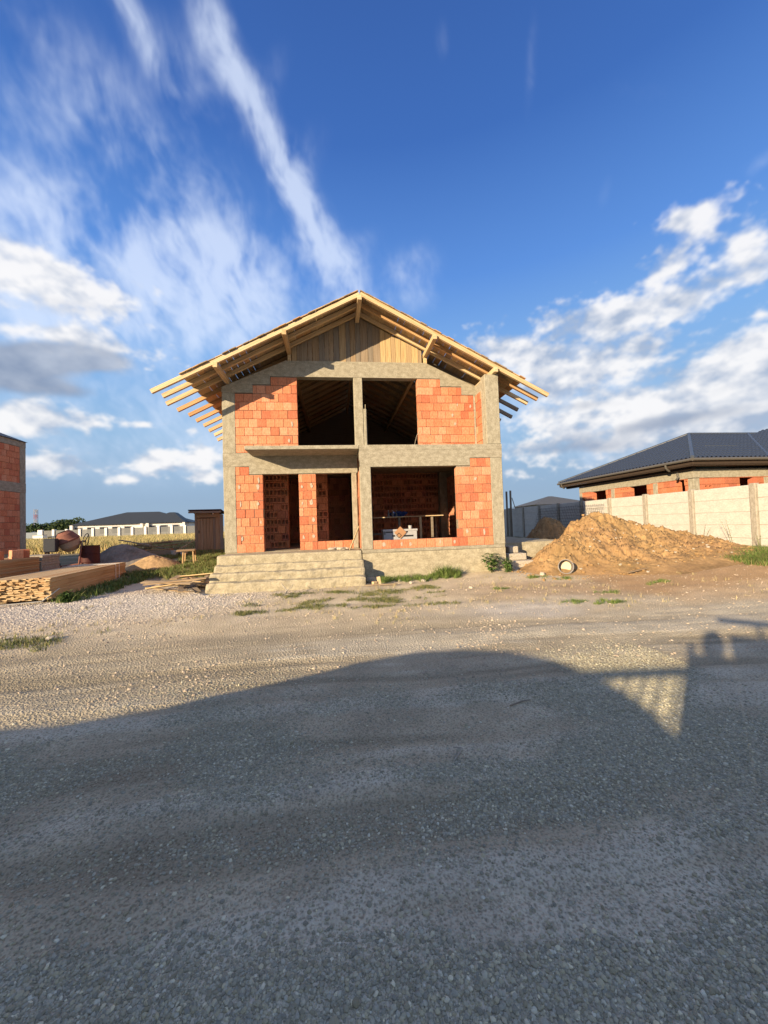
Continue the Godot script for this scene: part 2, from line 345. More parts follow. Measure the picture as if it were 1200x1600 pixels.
const SKY := 0.64
func make_sky() -> ImageTexture:
	var w := 2400
	var h := 1200
	var half := 620
	var cc := PackedFloat32Array(); cc.resize(w * half)
	var cm := PackedFloat32Array(); cm.resize(w * half)
	var cd := PackedFloat32Array(); cd.resize(w * half)
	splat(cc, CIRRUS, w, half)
	splat(cm, CUMULUS, w, half)
	splat(cd, DARK, w, half)
	var f1 := FastNoiseLite.new(); f1.seed = 11; f1.frequency = 7.0; f1.fractal_octaves = 6; f1.fractal_gain = 0.55
	var f2 := FastNoiseLite.new(); f2.seed = 12; f2.frequency = 1.0; f2.fractal_octaves = 5; f2.fractal_gain = 0.55
	var f4 := FastNoiseLite.new(); f4.seed = 14; f4.frequency = 26.0; f4.fractal_octaves = 4; f4.fractal_gain = 0.55
	var f3 := FastNoiseLite.new(); f3.seed = 13; f3.frequency = 2.2; f3.fractal_octaves = 4
	var out := PackedFloat32Array(); out.resize(w * h * 3)
	var stops := [[0.0, Color(0.25, 0.34, 0.44)], [4.0, Color(0.235, 0.335, 0.46)], [12.0, Color(0.235, 0.38, 0.56)], [22.0, Color(0.165, 0.33, 0.61)], [32.0, Color(0.085, 0.215, 0.54)], [45.0, Color(0.04, 0.118, 0.37)], [60.0, Color(0.028, 0.08, 0.27)], [91.0, Color(0.024, 0.065, 0.22)]]
	for y in half:
		var el := 90.0 - (y + 0.5) * 180.0 / h
		var e := maxf(el, 0.0)
		var base := Color()
		for k in stops.size() - 1:
			if e >= stops[k][0] and e < stops[k + 1][0]:
				base = stops[k][1].lerp(stops[k + 1][1], (e - stops[k][0]) / (stops[k + 1][0] - stops[k][0]))
		var ce := cos(deg_to_rad(el))
		var se := sin(deg_to_rad(el))
		var row := y * w
		for x in w:
			var az := (x + 0.5) * 360.0 / w
			if az > 180.0: az -= 360.0
			var i := row + x
			var ar := deg_to_rad(az)
			var d := Vector3(sin(ar) * ce, se, -cos(ar) * ce)
			var c := base
			var front := az > -62.0 and az < 76.0 and el < 62.0
			var cirrus := cc[i]
			var lump := cm[i]
			var grey := cd[i]
			if not front:  # outside the view: cloud and veil added to make the ambient light whiter
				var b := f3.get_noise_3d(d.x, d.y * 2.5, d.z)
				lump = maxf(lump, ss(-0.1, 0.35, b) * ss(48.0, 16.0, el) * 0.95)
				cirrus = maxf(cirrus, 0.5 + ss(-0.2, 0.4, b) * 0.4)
			if cirrus > 0.01:
				# soft fibres, drawn out along the streak and torn by a coarser swirl
				var n0 := f3.get_noise_3d(d.x * 1.6 + 3.0, d.y * 2.6, d.z * 1.6)
				var wx := 2.6 * f3.get_noise_3d(d.x * 2.0, d.y * 2.0, d.z * 2.0)
				var wy := 2.6 * f3.get_noise_3d(d.x * 2.0 + 7.0, d.y * 2.0, d.z * 2.0)
				var a2 := (az + wx) + 0.62 * (el + wy)
				var b2 := (el + wy) - 0.5 * (az + wx)
				var n := 0.5 + (0.2 + 0.35 * ss(0.45, 0.9, cirrus)) * f2.get_noise_2d(a2 * 0.16, b2 * 0.07) + 0.3 * n0 + 0.6 * f1.get_noise_3d(d.x * 0.6, d.y * 0.45, d.z * 0.6) + 0.16 * f2.get_noise_2d(a2 * 0.6 + 40.0, b2 * 0.3)
				var fine := f4.get_noise_3d(d.x * 0.55 + 2.0, d.y * 0.3, d.z * 0.55)
				var t := ss(0.06, 1.0, cirrus * (0.55 + 0.6 * n) + (n - 0.5) * 0.55 * ss(0.0, 0.5, cirrus) + fine * 0.22 * ss(0.05, 0.4, cirrus))
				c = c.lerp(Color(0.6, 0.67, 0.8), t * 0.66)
			if lump > 0.02 or grey > 0.02:
				var n1 := f1.get_noise_3d(d.x, d.y * 1.7, d.z)
				var n2 := f1.get_noise_3d(d.x * 0.985 - 0.012, d.y * 1.7 + 0.03, d.z)
				var n3 := f3.get_noise_3d(d.x * 3.0, d.y * 4.5, d.z * 3.0)
				var n4 := f4.get_noise_3d(d.x, d.y * 1.5, d.z)
				var dens := ss(0.1, 0.95, lump * 1.08 + n1 * 0.6 + n4 * 0.75 * (1.0 - 0.6 * lump) + n3 * 0.16 - 0.04)
				if lump > 0.02:
					var lit := clampf(0.62 + (n1 - n2) * 1.3 + n3 * 0.75 + n1 * 0.2 + n4 * 0.3, 0.0, 1.0)
					var body := Color(0.31, 0.37, 0.48).lerp(Color(0.72, 0.71, 0.71), lit)
					c = c.lerp(body, dens * 0.92)
				if grey > 0.02:
					var dg := ss(0.2, 0.75, grey + n1 * 0.4)
					var gc := Color(0.2, 0.245, 0.34).lerp(Color(0.36, 0.4, 0.48), clampf(0.4 + n1 * 1.2, 0, 1))
					c = c.lerp(gc, dg * 0.9)
			var o := i * 3
			out[o] = c.r * SKY; out[o + 1] = c.g * SKY; out[o + 2] = c.b * SKY
	for y in range(half, h):
		for x in w:
			var o := (y * w + x) * 3
			out[o] = 0.16; out[o + 1] = 0.15; out[o + 2] = 0.13
	var im := Image.create_from_data(w, h, false, Image.FORMAT_RGBF, out.to_byte_array())
	return ImageTexture.create_from_image(im)

# ---------------------------------------------------------------- ground
func ground_height(x: float, z: float) -> float:
	var g := 0.4 * ss(0.5, -9.0, z) * maxf(ss(-3.0, -5.0, x), ss(-10.0, -16.0, z))
	g = maxf(g, 0.4 * ss(5.0, 11.0, x) * ss(9.0, 3.0, z))
	g += 0.12 * ss(1.0, 4.5, x) * ss(2.0, 0.0, z) * (1.0 - ss(5.0, 8.0, x))
	g += 0.25 * ss(-18.0, -66.0, z)
	return g

func gy(x: float, z: float) -> float:
	var g := ground_height(x, z)
	var k := 1.0 - ss(40.0, 120.0, absf(x) + absf(z))
	g += (0.030 * nz.get_noise_2d(x * 0.55, z * 1.3) + 0.03 * track(x, z) * ss(3.5, 5.5, z)) * k
	return g

func grid_lines(spec: Array) -> PackedFloat32Array:
	# spec: [edge, edge, step] runs in order
	var p := PackedFloat32Array()
	for r in spec:
		var n := maxi(1, int(round((r[1] - r[0]) / r[2])))
		for k in n:
			p.append(r[0] + (r[1] - r[0]) * k / n)
	p.append(spec[-1][1])
	return p

func track(x: float, z: float) -> float:
	# wheel tracks: long low bands across the picture, slightly bowed
	var w := z - 0.02 * x - 0.012 * x * x + 0.12 * nz.get_noise_2d(x * 0.5, z * 0.4)
	return nz2.get_noise_2d(x * 0.16 + 3.0, w * 2.3 + 9.0) + 0.35 * nz2.get_noise_2d(x * 0.5, w * 6.0)

func ground_colour(x: float, z: float) -> Color:
	var a := nz.get_noise_2d(x * 0.9, z * 0.9)
	var b := nz2.get_noise_2d(x * 0.5 + 30.0, z * 1.7)
	var c := nz2.get_noise_2d(x * 3.0, z * 3.0 + 50.0)
	var streak := track(x, z)
	var col := Color(0.57, 0.485, 0.345).lerp(Color(0.63, 0.55, 0.41), ss(-0.3, 0.5, a))
	# road: compacted grey grit with pale dusty drifts along the wheel tracks
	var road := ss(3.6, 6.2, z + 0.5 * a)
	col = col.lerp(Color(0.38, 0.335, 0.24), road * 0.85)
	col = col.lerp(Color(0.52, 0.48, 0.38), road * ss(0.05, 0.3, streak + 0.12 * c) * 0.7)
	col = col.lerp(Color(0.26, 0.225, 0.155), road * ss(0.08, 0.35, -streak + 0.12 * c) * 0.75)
	# pale crushed stone left of the steps
	var pale := ss(2.6, 0.6, Vector2((x + 5.6) * 0.55, z - 1.6).length() + 0.9 * a)
	col = col.lerp(Color(0.64, 0.62, 0.56), pale * (0.7 + 0.3 * c))
	var pale2 := ss(0.8, 0.2, Vector2((x - 2.2) * 0.5, z - 4.3).length() + 0.5 * a)
	col = col.lerp(Color(0.55, 0.52, 0.46), pale2 * 0.8)
	# brown earth round the soil heap
	var soil := ss(0.0, 1.0, (x - 4.2 + 1.2 * a + 0.5 * b) * 0.6) * ss(5.6, 3.4, z + 0.6 * a) * ss(-16.0, -10.0, z)
	col = col.lerp(Color(0.5, 0.315, 0.15).lerp(Color(0.43, 0.275, 0.14), ss(-0.2, 0.4, b)), soil * 0.9)
	var mid := ss(1.5, 0.4, absf(z - 2.6 + 0.6 * a)) * ss(1.0, 3.5, x)
	col = col.lerp(Color(0.42, 0.28, 0.155), mid * 0.6)
	# trodden yard behind, then the dry field
	var yard := ss(-0.6, -3.0, z + 0.8 * a) * maxf(ss(-3.6, -4.4, x), ss(-11.0, -14.0, z))
	col = col.lerp(Color(0.15, 0.135, 0.075).lerp(Color(0.26, 0.21, 0.14), ss(0.0, 0.4, b)), yard * 0.9)
	var field := ss(-14.0, -20.0, z + a * 2.0)
	col = col.lerp(Color(0.34, 0.27, 0.13), field)
	var strip := ss(9.6, 10.6, x + 0.4 * a) * ss(5.0, 3.8, z)
	col = col.lerp(Color(0.12, 0.14, 0.05), strip * 0.8)
	var k := 1.0 + 0.22 * c
	return Color(col.r * k, col.g * k, col.b * k)

func make_ground() -> void:
	var xs := grid_lines([[-900.0, -200.0, 100.0], [-200.0, -60.0, 20.0], [-60.0, -16.0, 2.0], [-16.0, -5.0, 0.16], [-5.0, 5.5, 0.05], [5.5, 13.0, 0.12], [13.0, 60.0, 4.0], [60.0, 900.0, 100.0]])
	var zs := grid_lines([[-900.0, -200.0, 100.0], [-200.0, -60.0, 20.0], [-60.0, -14.0, 2.0], [-14.0, 0.0, 0.16], [0.0, 5.0, 0.07], [5.0, 10.8, 0.035], [10.8, 16.0, 0.5], [16.0, 60.0, 6.0], [60.0, 600.0, 100.0]])
	var nx := xs.size()
	var nzc := zs.size()
	var v := PackedVector3Array(); v.resize(nx * nzc)
	var nn := PackedVector3Array(); nn.resize(nx * nzc)
	var cc := PackedColorArray(); cc.resize(nx * nzc)
	for j in nzc:
		var z := zs[j]
		for i in nx:
			var x := xs[i]
			v[j * nx + i] = Vector3(x, gy(x, z), z)
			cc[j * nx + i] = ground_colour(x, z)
	for j in nzc:
		for i in nx:
			var l := v[j * nx + maxi(i - 1, 0)]
			var r := v[j * nx + mini(i + 1, nx - 1)]
			var u := v[maxi(j - 1, 0) * nx + i]
			var d := v[mini(j + 1, nzc - 1) * nx + i]
			nn[j * nx + i] = (d - u).cross(r - l).normalized()
	var ix := PackedInt32Array()
	for j in nzc - 1:
		for i in nx - 1:
			var a := j * nx + i
			ix.append_array([a, a + 1, a + nx, a + 1, a + nx + 1, a + nx])
	var arr := []
	arr.resize(Mesh.ARRAY_MAX)
	arr[Mesh.ARRAY_VERTEX] = v
	arr[Mesh.ARRAY_NORMAL] = nn
	arr[Mesh.ARRAY_COLOR] = cc
	arr[Mesh.ARRAY_INDEX] = ix
	var m := ArrayMesh.new()
	m.add_surface_from_arrays(Mesh.PRIMITIVE_TRIANGLES, arr)
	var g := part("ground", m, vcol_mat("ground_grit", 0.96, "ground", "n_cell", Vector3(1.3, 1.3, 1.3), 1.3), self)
	tag(g, "bare dirt road and building plot of grit and dust", "", "", "structure")

func pebble_mesh(seed_: int) -> ArrayMesh:
	# an icosahedron split once, knocked out of round
	var t := (1.0 + sqrt(5.0)) / 2.0
	var p := [Vector3(-1, t, 0), Vector3(1, t, 0), Vector3(-1, -t, 0), Vector3(1, -t, 0), Vector3(0, -1, t), Vector3(0, 1, t), Vector3(0, -1, -t), Vector3(0, 1, -t), Vector3(t, 0, -1), Vector3(t, 0, 1), Vector3(-t, 0, -1), Vector3(-t, 0, 1)]
	var f := [0, 11, 5, 0, 5, 1, 0, 1, 7, 0, 7, 10, 0, 10, 11, 1, 5, 9, 5, 11, 4, 11, 10, 2, 10, 7, 6, 7, 1, 8, 3, 9, 4, 3, 4, 2, 3, 2, 6, 3, 6, 8, 3, 8, 9, 4, 9, 5, 2, 4, 11, 6, 2, 10, 8, 6, 7, 9, 8, 1]
	var r := FastNoiseLite.new()
	r.seed = seed_
	r.frequency = 0.75
	r.fractal_octaves = 2
	var b := MB.new()
	var put := func(q: Vector3) -> Vector3:
		var d := q.normalized()
		var k := 1.0 + 0.42 * r.get_noise_3dv(d * 1.6)
		return d * k * Vector3(1.0, 0.62, 0.8)
	for k in range(0, 60, 3):
		var a: Vector3 = p[f[k]].normalized()
		var c: Vector3 = p[f[k + 1]].normalized()
		var d: Vector3 = p[f[k + 2]].normalized()
		var ac := (a + c).normalized()
		var cd := (c + d).normalized()
		var da := (d + a).normalized()
		for q in [[a, ac, da], [ac, c, cd], [da, cd, d], [ac, cd, da]]:
			var A: Vector3 = put.call(q[0])
			var B: Vector3 = put.call(q[1])
			var C: Vector3 = put.call(q[2])
			var flat := (B - A).cross(C - A).normalized()
			if flat.dot(A) < 0: flat = -flat
			b.tri_n(A, B, C, (q[0] * 0.22 + flat).normalized(), (q[1] * 0.22 + flat).normalized(), (q[2] * 0.22 + flat).normalized())
	return b.mesh()

func scatter_stones(label: String, count: int, area: Rect2, smin: float, smax: float, seed_: int, density: Callable, tone: Callable) -> void:
	var r := RandomNumberGenerator.new()
	r.seed = seed_
	for kind in 3:
		var mm := MultiMesh.new()
		mm.transform_format = MultiMesh.TRANSFORM_3D
		mm.use_colors = true
		mm.mesh = pebble_mesh(seed_ + kind)
		var xf := []
		var cl := []
		var tries := 0
		while xf.size() < count / 3 and tries < count * 4:
			tries += 1
			var x := area.position.x + r.randf() * area.size.x
			var z := area.position.y + r.randf() * area.size.y
			if r.randf() > density.call(x, z):
				continue
			var s := smin * pow(smax / smin, pow(r.randf(), 2.4)) * 0.5
			var bs := Basis(Vector3.UP, r.randf() * TAU) * Basis(Vector3.RIGHT, r.randf_range(-0.4, 0.4))
			xf.append(Transform3D(bs.scaled_local(Vector3(s, s * r.randf_range(0.75, 1.15), s * r.randf_range(0.75, 1.2))), Vector3(x, gy(x, z) + s * r.randf_range(-0.1, 0.3), z)))
			cl.append(tone.call(r, x, z))
		mm.instance_count = xf.size()
		for k in xf.size():
			mm.set_instance_transform(k, xf[k])
			mm.set_instance_color(k, cl[k])
		var o := MultiMeshInstance3D.new()
		o.name = "gravel"
		o.multimesh = mm
		o.material_override = vcol_mat("stone", 0.9, "plain", "n_fine", Vector3(9, 9, 9), 0.6)
		add_child(o, true)
		tag(o, label + ["", ", larger rounded stones", ", angular chips"][kind], "gravel", "", "stuff")

func make_gravel() -> void:
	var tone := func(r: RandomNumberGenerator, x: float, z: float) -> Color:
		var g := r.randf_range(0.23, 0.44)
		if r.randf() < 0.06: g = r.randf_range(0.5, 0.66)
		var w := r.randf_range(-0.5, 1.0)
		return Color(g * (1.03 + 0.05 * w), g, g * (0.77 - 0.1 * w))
	var near := func(x: float, z: float) -> float:
		# where the camera looks at close range; loose stone lies in drifts between the wheel tracks
		var a := track(x, z)
		var b := nz.get_noise_2d(x * 0.9 + 8.0, z * 1.4)
		return clampf(0.1 + 0.95 * ss(-0.05, 0.4, b * 0.9 + 0.3 * absf(a) + 0.04), 0.0, 1.0) * ss(6.2, 9.0, z + 0.5 * b)
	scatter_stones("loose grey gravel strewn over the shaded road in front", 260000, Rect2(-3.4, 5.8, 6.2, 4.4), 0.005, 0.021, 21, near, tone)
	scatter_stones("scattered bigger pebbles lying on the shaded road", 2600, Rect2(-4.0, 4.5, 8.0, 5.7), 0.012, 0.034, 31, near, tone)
	var lit := func(x: float, z: float) -> float:
		var b := nz.get_noise_2d(x * 1.3 + 8.0, z * 1.8)
		var pale := ss(2.8, 0.6, Vector2((x + 5.6) * 0.55, z - 1.6).length())
		return clampf(0.03 + 0.16 * ss(0.05, 0.5, b) * ss(4.0, 1.0, x) + pale, 0.0, 1.0)
	var tan := func(r: RandomNumberGenerator, x: float, z: float) -> Color:
		var pale := ss(2.8, 0.6, Vector2((x + 5.6) * 0.55, z - 1.6).length())
		var g := r.randf_range(0.3, 0.52) + 0.12 * pale
		return Color(g * 1.05, g * lerpf(0.88, 0.97, pale), g * lerpf(0.68, 0.88, pale))
	scatter_stones("sunlit crushed stone and pebbles on the plot before the house", 46000, Rect2(-8.5, -0.5, 17.5, 7.5), 0.009, 0.042, 41, lit, tan)

# ---------------------------------------------------------------- masonry
func lay(parent: Node, xf: Transform3D, x0: float, x1: float, y0: float, rows: int, limits: Array = [], phase := 0, pale_rows: Array = []) -> void:
	# single blocks in running bond; limits[r] = [x0, x1] narrows a row; blocks face local +z
	var p := 0.25
	for r in rows:
		var a := x0
		var b := x1
		if r < limits.size():
			a = limits[r][0]
			b = limits[r][1]
		var x := x0 - (0.125 if (r + phase) % 2 else 0.0)
		while x < b - 0.02:
			var l := maxf(x, a)
			var q := minf(x + p, b)
			if b - q < 0.05: q = b
			if q - l > 0.045:
				var gap := rr(0.003, 0.009) if rng.randf() < 0.8 else rr(0.01, 0.022)
				var w := q - l - gap
				var o := Vector3((l + q) * 0.5 + rr(-0.002, 0.002), y0 + r * p + 0.119 + rr(-0.002, 0.002), -0.1 + rr(-0.006, 0.006))
				var bs := Basis(Vector3.UP, rr(-0.012, 0.012)) * Basis(Vector3.BACK, rr(-0.006, 0.006))
				var m: Material = brick_mats[rng.randi() % brick_mats.size()]
				if r in pale_rows and rng.randf() < 0.75: m = brick_mats[[6, 9, 3][rng.randi() % 3]]
				part("brick", bx(Vector3(w, rr(0.236, 0.242), 0.2), 0.004), m, parent, xf * Transform3D(bs, o))
			if q >= b: break
			x += p

func hollow(b: MB, ctr: Vector3, s: Vector3, bas: Basis, pockets: int) -> void:
	# a clay block whose +z face shows open cells
	var h := s * 0.5
	var dep := 0.16
	for ax in 3:
		for sg in [-1.0, 1.0]:
			if ax == 2 and sg > 0: continue
			var o := Vector3.ZERO; o[ax] = h[ax] * sg
			var p := Vector3.ZERO; p[(ax + 1) % 3] = h[(ax + 1) % 3]
			var q := Vector3.ZERO; q[(ax + 2) % 3] = h[(ax + 2) % 3]
			b.quad(ctr + bas * (o - p - q), ctr + bas * (o + p - q), ctr + bas * (o + p + q), ctr + bas * (o - p + q), bas * o)
	var my := s.y * 0.2
	b.quad(ctr + bas * Vector3(-h.x, -h.y, h.z), ctr + bas * Vector3(h.x, -h.y, h.z), ctr + bas * Vector3(h.x, -h.y + my, h.z), ctr + bas * Vector3(-h.x, -h.y + my, h.z), bas.z)
	b.quad(ctr + bas * Vector3(-h.x, h.y - my, h.z), ctr + bas * Vector3(h.x, h.y - my, h.z), ctr + bas * Vector3(h.x, h.y, h.z), ctr + bas * Vector3(-h.x, h.y, h.z), bas.z)
	var cellw := s.x / pockets
	var rim := cellw * 0.15
	for k in pockets:
		var l := -h.x + k * cellw
		var r := l + cellw
		var y0 := -h.y + my
		var y1 := h.y - my
		b.quad(ctr + bas * Vector3(l, y0, h.z), ctr + bas * Vector3(l + rim, y0, h.z), ctr + bas * Vector3(l + rim, y1, h.z), ctr + bas * Vector3(l, y1, h.z), bas.z)
		b.quad(ctr + bas * Vector3(r - rim, y0, h.z), ctr + bas * Vector3(r, y0, h.z), ctr + bas * Vector3(r, y1, h.z), ctr + bas * Vector3(r - rim, y1, h.z), bas.z)
		var i0 := l + rim
		var i1 := r - rim
		var zb := h.z - dep
		b.quad(ctr + bas * Vector3(i0, y0, zb), ctr + bas * Vector3(i1, y0, zb), ctr + bas * Vector3(i1, y1, zb), ctr + bas * Vector3(i0, y1, zb), bas.z)
		b.quad(ctr + bas * Vector3(i0, y0, zb), ctr + bas * Vector3(i0, y1, zb), ctr + bas * Vector3(i0, y1, h.z), ctr + bas * Vector3(i0, y0, h.z), bas.x)
		b.quad(ctr + bas * Vector3(i1, y0, zb), ctr + bas * Vector3(i1, y1, zb), ctr + bas * Vector3(i1, y1, h.z), ctr + bas * Vector3(i1, y0, h.z), -bas.x)
		b.quad(ctr + bas * Vector3(i0, y0, zb), ctr + bas * Vector3(i1, y0, zb), ctr + bas * Vector3(i1, y0, h.z), ctr + bas * Vector3(i0, y0, h.z), bas.y)
		b.quad(ctr + bas * Vector3(i0, y1, zb), ctr + bas * Vector3(i1, y1, zb), ctr + bas * Vector3(i1, y1, h.z), ctr + bas * Vector3(i0, y1, h.z), -bas.y)

func masonry(called: String, parent: Node, xf: Transform3D, length: float, rows: int, openings: Array, hollow_share: float, material: Material, width := 0.25, thick := 0.24, pitch := 0.25) -> MeshInstance3D:
	# a whole wall of blocks joined into one part; openings: [x0, y0, x1, y1]
	var b := MB.new()
	b.use_col = true
	for r in rows:
		var y := r * pitch
		var x := -(width * 0.5 if r % 2 else 0.0)
		while x < length - 0.02:
			var spans := [[maxf(x, 0.0), minf(x + width, length)]]
			for o in openings:
				if y + pitch * 0.5 > o[1] and y + pitch * 0.5 < o[3]:
					var nxt := []
					for s in spans:
						if s[1] <= o[0] or s[0] >= o[2]: nxt.append(s)
						else:
							if s[0] < o[0]: nxt.append([s[0], o[0]])
							if s[1] > o[2]: nxt.append([o[2], s[1]])
					spans = nxt
			for s in spans:
				var w: float = s[1] - s[0]
				if w < 0.03: continue
				var g := rr(0.7, 1.3)
				var ctr := Vector3((s[0] + s[1]) * 0.5, y + pitch * 0.5 - 0.005, -thick * 0.5 + rr(-0.006, 0.006))
				var sz := Vector3(w - 0.012, pitch - 0.012, thick)
				b.col = Color(g, g * rr(0.9, 1.08), g * rr(0.9, 1.1))
				b.box(xf * (ctr + Vector3(0, 0.005, -thick * 0.5 + 0.04)), Vector3(w, pitch, 0.04), xf.basis)
				if w > 0.12 and rng.randf() < hollow_share:
					hollow(b, xf * ctr, sz, xf.basis, 2 if w > 0.2 else 1)
				else:
					b.box(xf * ctr, sz, xf.basis)
			x += width
	var m := material.duplicate()
	m.vertex_color_use_as_albedo = true
	var o2 := part(called, b.mesh(), m, parent)
	o2.set_meta("kind", "stuff")
	return o2

func mortar_backing(parent: Node, lo: Vector3, hi: Vector3) -> void:
	block("mortar", lo, hi, mats["mortar"], parent, 0.002)

func rough_block(called: String, lo: Vector3, hi: Vector3, material: Material, parent: Node, amp := 0.01, step := 0.06, rnd := 0.03) -> MeshInstance3D:
	# cast in rough boards: faces and arrises wander by about a centimetre
	var b := MB.new()
	var ctr := (lo + hi) * 0.5
	var h := (hi - lo) * 0.5
	var put := func(p: Vector3) -> Vector3:
		var inner := p.clamp(-h + Vector3.ONE * rnd, h - Vector3.ONE * rnd)
		var d := p - inner
		if d.length() > rnd: d = d.normalized() * rnd
		var q := inner + d
		var w := q + ctr
		return q + Vector3(nz.get_noise_3d(w.x * 3.0, w.y * 5.0, w.z * 3.0), nz.get_noise_3d(w.x * 2.2 + 9.0, w.y * 5.0, w.z * 3.0), nz.get_noise_3d(w.x * 3.0, w.y * 6.0 + 7.0, w.z * 3.0)) * amp * 2.0 + Vector3(nz2.get_noise_3d(w.x * 9.0, w.y * 9.0, w.z * 9.0), nz2.get_noise_3d(w.x * 9.0, w.y * 9.0 + 3.0, w.z * 9.0), nz2.get_noise_3d(w.x * 9.0 + 5.0, w.y * 9.0, w.z * 9.0)) * amp * 0.7
	for ax in 3:
		var b1 := (ax + 1) % 3
		var b2 := (ax + 2) % 3
		var n1 := maxi(2, int(h[b1] * 2 / step))
		var n2 := maxi(2, int(h[b2] * 2 / step))
		for sg in [-1.0, 1.0]:
			var grid := []
			for i in n1 + 1:
				var row := PackedVector3Array()
				for j in n2 + 1:
					var p := Vector3.ZERO
					p[ax] = h[ax] * sg
					p[b1] = lerpf(-h[b1], h[b1], float(i) / n1)
					p[b2] = lerpf(-h[b2], h[b2], float(j) / n2)
					row.append(put.call(p))
				grid.append(row)
			var o := Vector3.ZERO
			o[ax] = sg
			for i in n1:
				for j in n2:
					b.quad(grid[i][j], grid[i + 1][j], grid[i + 1][j + 1], grid[i][j + 1], o)
	return part(called, b.mesh(), material, parent, Transform3D(Basis.IDENTITY, ctr))

# ---------------------------------------------------------------- the unfinished house
func roof_y(x: float) -> float:
	return FL + 7.07 - 0.515 * absf(x - 0.135)

func make_house() -> void:
	var h := thing("unfinished_house", "two storey house shell of orange clay blocks and grey concrete with bare wooden roof", "house", Vector3.ZERO)
	var ch: Material = mats["concrete_h"]
	var cv: Material = mats["concrete_v"]
	var cp: Material = mats["concrete"]
	var F := Transform3D(Basis.IDENTITY, Vector3(0, FL, 0))
	var R := Transform3D(Basis.IDENTITY, Vector3(0, FL, ZR))
	# plinth and floor
	rough_block("plinth", Vector3(0.0, -0.5, -0.6), Vector3(4.127, FL - 0.10, 0.0), cp, h, 0.006, 0.06, 0.01)
	block("plinth", Vector3(0.01, -0.5, -11.0), Vector3(4.12, FL - 0.10, -0.605), cp, h, 0.012)
	block("plinth_cap", Vector3(0.004, FL - 0.098, -10.9), Vector3(4.122, FL, -0.006), ch, h, 0.01)
	block("plinth", Vector3(-3.88, -0.5, -11.0), Vector3(-0.004, FL - 0.004, ZR - 0.002), cp, h, 0.012)
	# ground floor columns
	block("column", Vector3(0.0, FL, -0.3), Vector3(0.306, FL + 2.5, 0.0), cv, h, 0.012)
	block("column", Vector3(3.775, FL, -0.3), Vector3(4.127, FL + 2.5, 0.002), cv, h, 0.012)
	block("column", Vector3(-3.888, FL, ZR - 0.3), Vector3(-3.545, FL + 2.5, ZR + 0.002), cv, h, 0.012)
	block("column", Vector3(-0.181, FL, ZR - 0.25), Vector3(-0.03, FL + 2.27, ZR + 0.003), cv, h, 0.012)
	# wall between the porch and the right-hand room
	masonry("side_wall_bricks", h, Transform3D(Basis(Vector3.UP, -PI / 2), Vector3(0.003, FL, ZR + 0.02)), 0.70, 9, [], 0.0, brick_mats[3])
	block("mortar", Vector3(0.02, FL, ZR), Vector3(0.25, FL + 2.28, -0.29), mats["concrete"], h)
	# ring beams at first floor level
	var b := MB.new()
	b.prism(PackedVector2Array([Vector2(0, 2.30), Vector2(0.306, 2.286), Vector2(3.16, 2.286), Vector2(3.16, 2.505), Vector2(4.13, 2.505), Vector2(4.13, 2.745), Vector2(0, 2.745)]), -0.27, 0.004)
	part("ring_beam", b.mesh(), ch, h, F)
	b = MB.new()
	b.prism(PackedVector2Array([Vector2(0.0, 2.747), Vector2(4.132, 2.747), Vector2(4.132, 2.895), Vector2(0.0, 2.895)]), ZR - 3.0, 0.008)
	part("floor_slab", b.mesh(), ch, h, F)
	b = MB.new()
	b.prism(PackedVector2Array([Vector2(-3.892, 2.5), Vector2(-3.16, 2.5), Vector2(-3.16, 2.27), Vector2(-0.002, 2.27), Vector2(-0.002, 2.893), Vector2(-3.892, 2.893)]), -0.25, 0.004)
	part("ring_beam", b.mesh(), ch, h, R)
	block("floor_slab", Vector3(-3.87, FL + 2.74, -10.9), Vector3(4.1, FL + 2.89, ZR - 3.01), ch, h)
	block("floor_slab", Vector3(-3.87, FL + 2.74, ZR - 3.0), Vector3(-0.01, FL + 2.89, ZR - 0.26), ch, h)
	# balcony slab over the porch
	block("balcony_slab", Vector3(-3.065, FL + 2.795, ZR + 0.006), Vector3(-0.006, FL + 2.897, 0.0), ch, h, 0.008)
	# porch and steps
	rough_block("porch_floor", Vector3(-3.84, -0.4, ZR + 0.004), Vector3(-0.014, FL - 0.008, 0.0), cp, h, 0.007, 0.06, 0.04)
	for k in 3:
		var top: float = FL - [0.24, 0.42, 0.61][k]
		var z1: float = [0.28, 0.57, 0.85][k]
		var z0: float = [0.004, 0.284, 0.574][k]
		rough_block("step", Vector3(-3.83 - 0.02 * k, -0.3, z0 - 0.06), Vector3(0.0 + 0.01 * k, top, z1), cp, h, 0.02, 0.05, 0.04)
	# upper storey concrete
	block("column", Vector3(-3.888, FL + 2.895, ZR - 0.3), Vector3(-3.52, FL + 4.68, ZR + 0.002), cv, h, 0.012)
	block("column", Vector3(-0.04, FL + 2.895, ZR - 0.25), Vector3(0.23, FL + 5.174, ZR + 0.003), cv, h, 0.012)
	block("column_stub", Vector3(0.232, FL + 2.895, ZR - 0.24), Vector3(0.335, FL + 4.22, ZR - 0.004), cv, h, 0.02)
	beam_between("rebar", Vector3(0.30, FL + 4.2, ZR - 0.05), Vector3(0.305, FL + 4.36, ZR - 0.05), 0.02, 0.02, mats["concrete"], h)
	b = MB.new()
	b.prism(PackedVector2Array([Vector2(-3.89, 4.68), Vector2(-3.01, 4.68), Vector2(-3.01, 4.93), Vector2(-2.5, 4.93), Vector2(-2.5, 5.174), Vector2(2.67, 5.174), Vector2(2.67, 4.93), Vector2(3.35, 4.93), Vector2(3.35, 4.67), Vector2(3.80, 4.67), Vector2(3.80, 4.93), Vector2(2.21, 5.665), Vector2(-2.04, 5.655), Vector2(-3.89, 4.84)]), -0.25, 0.004)
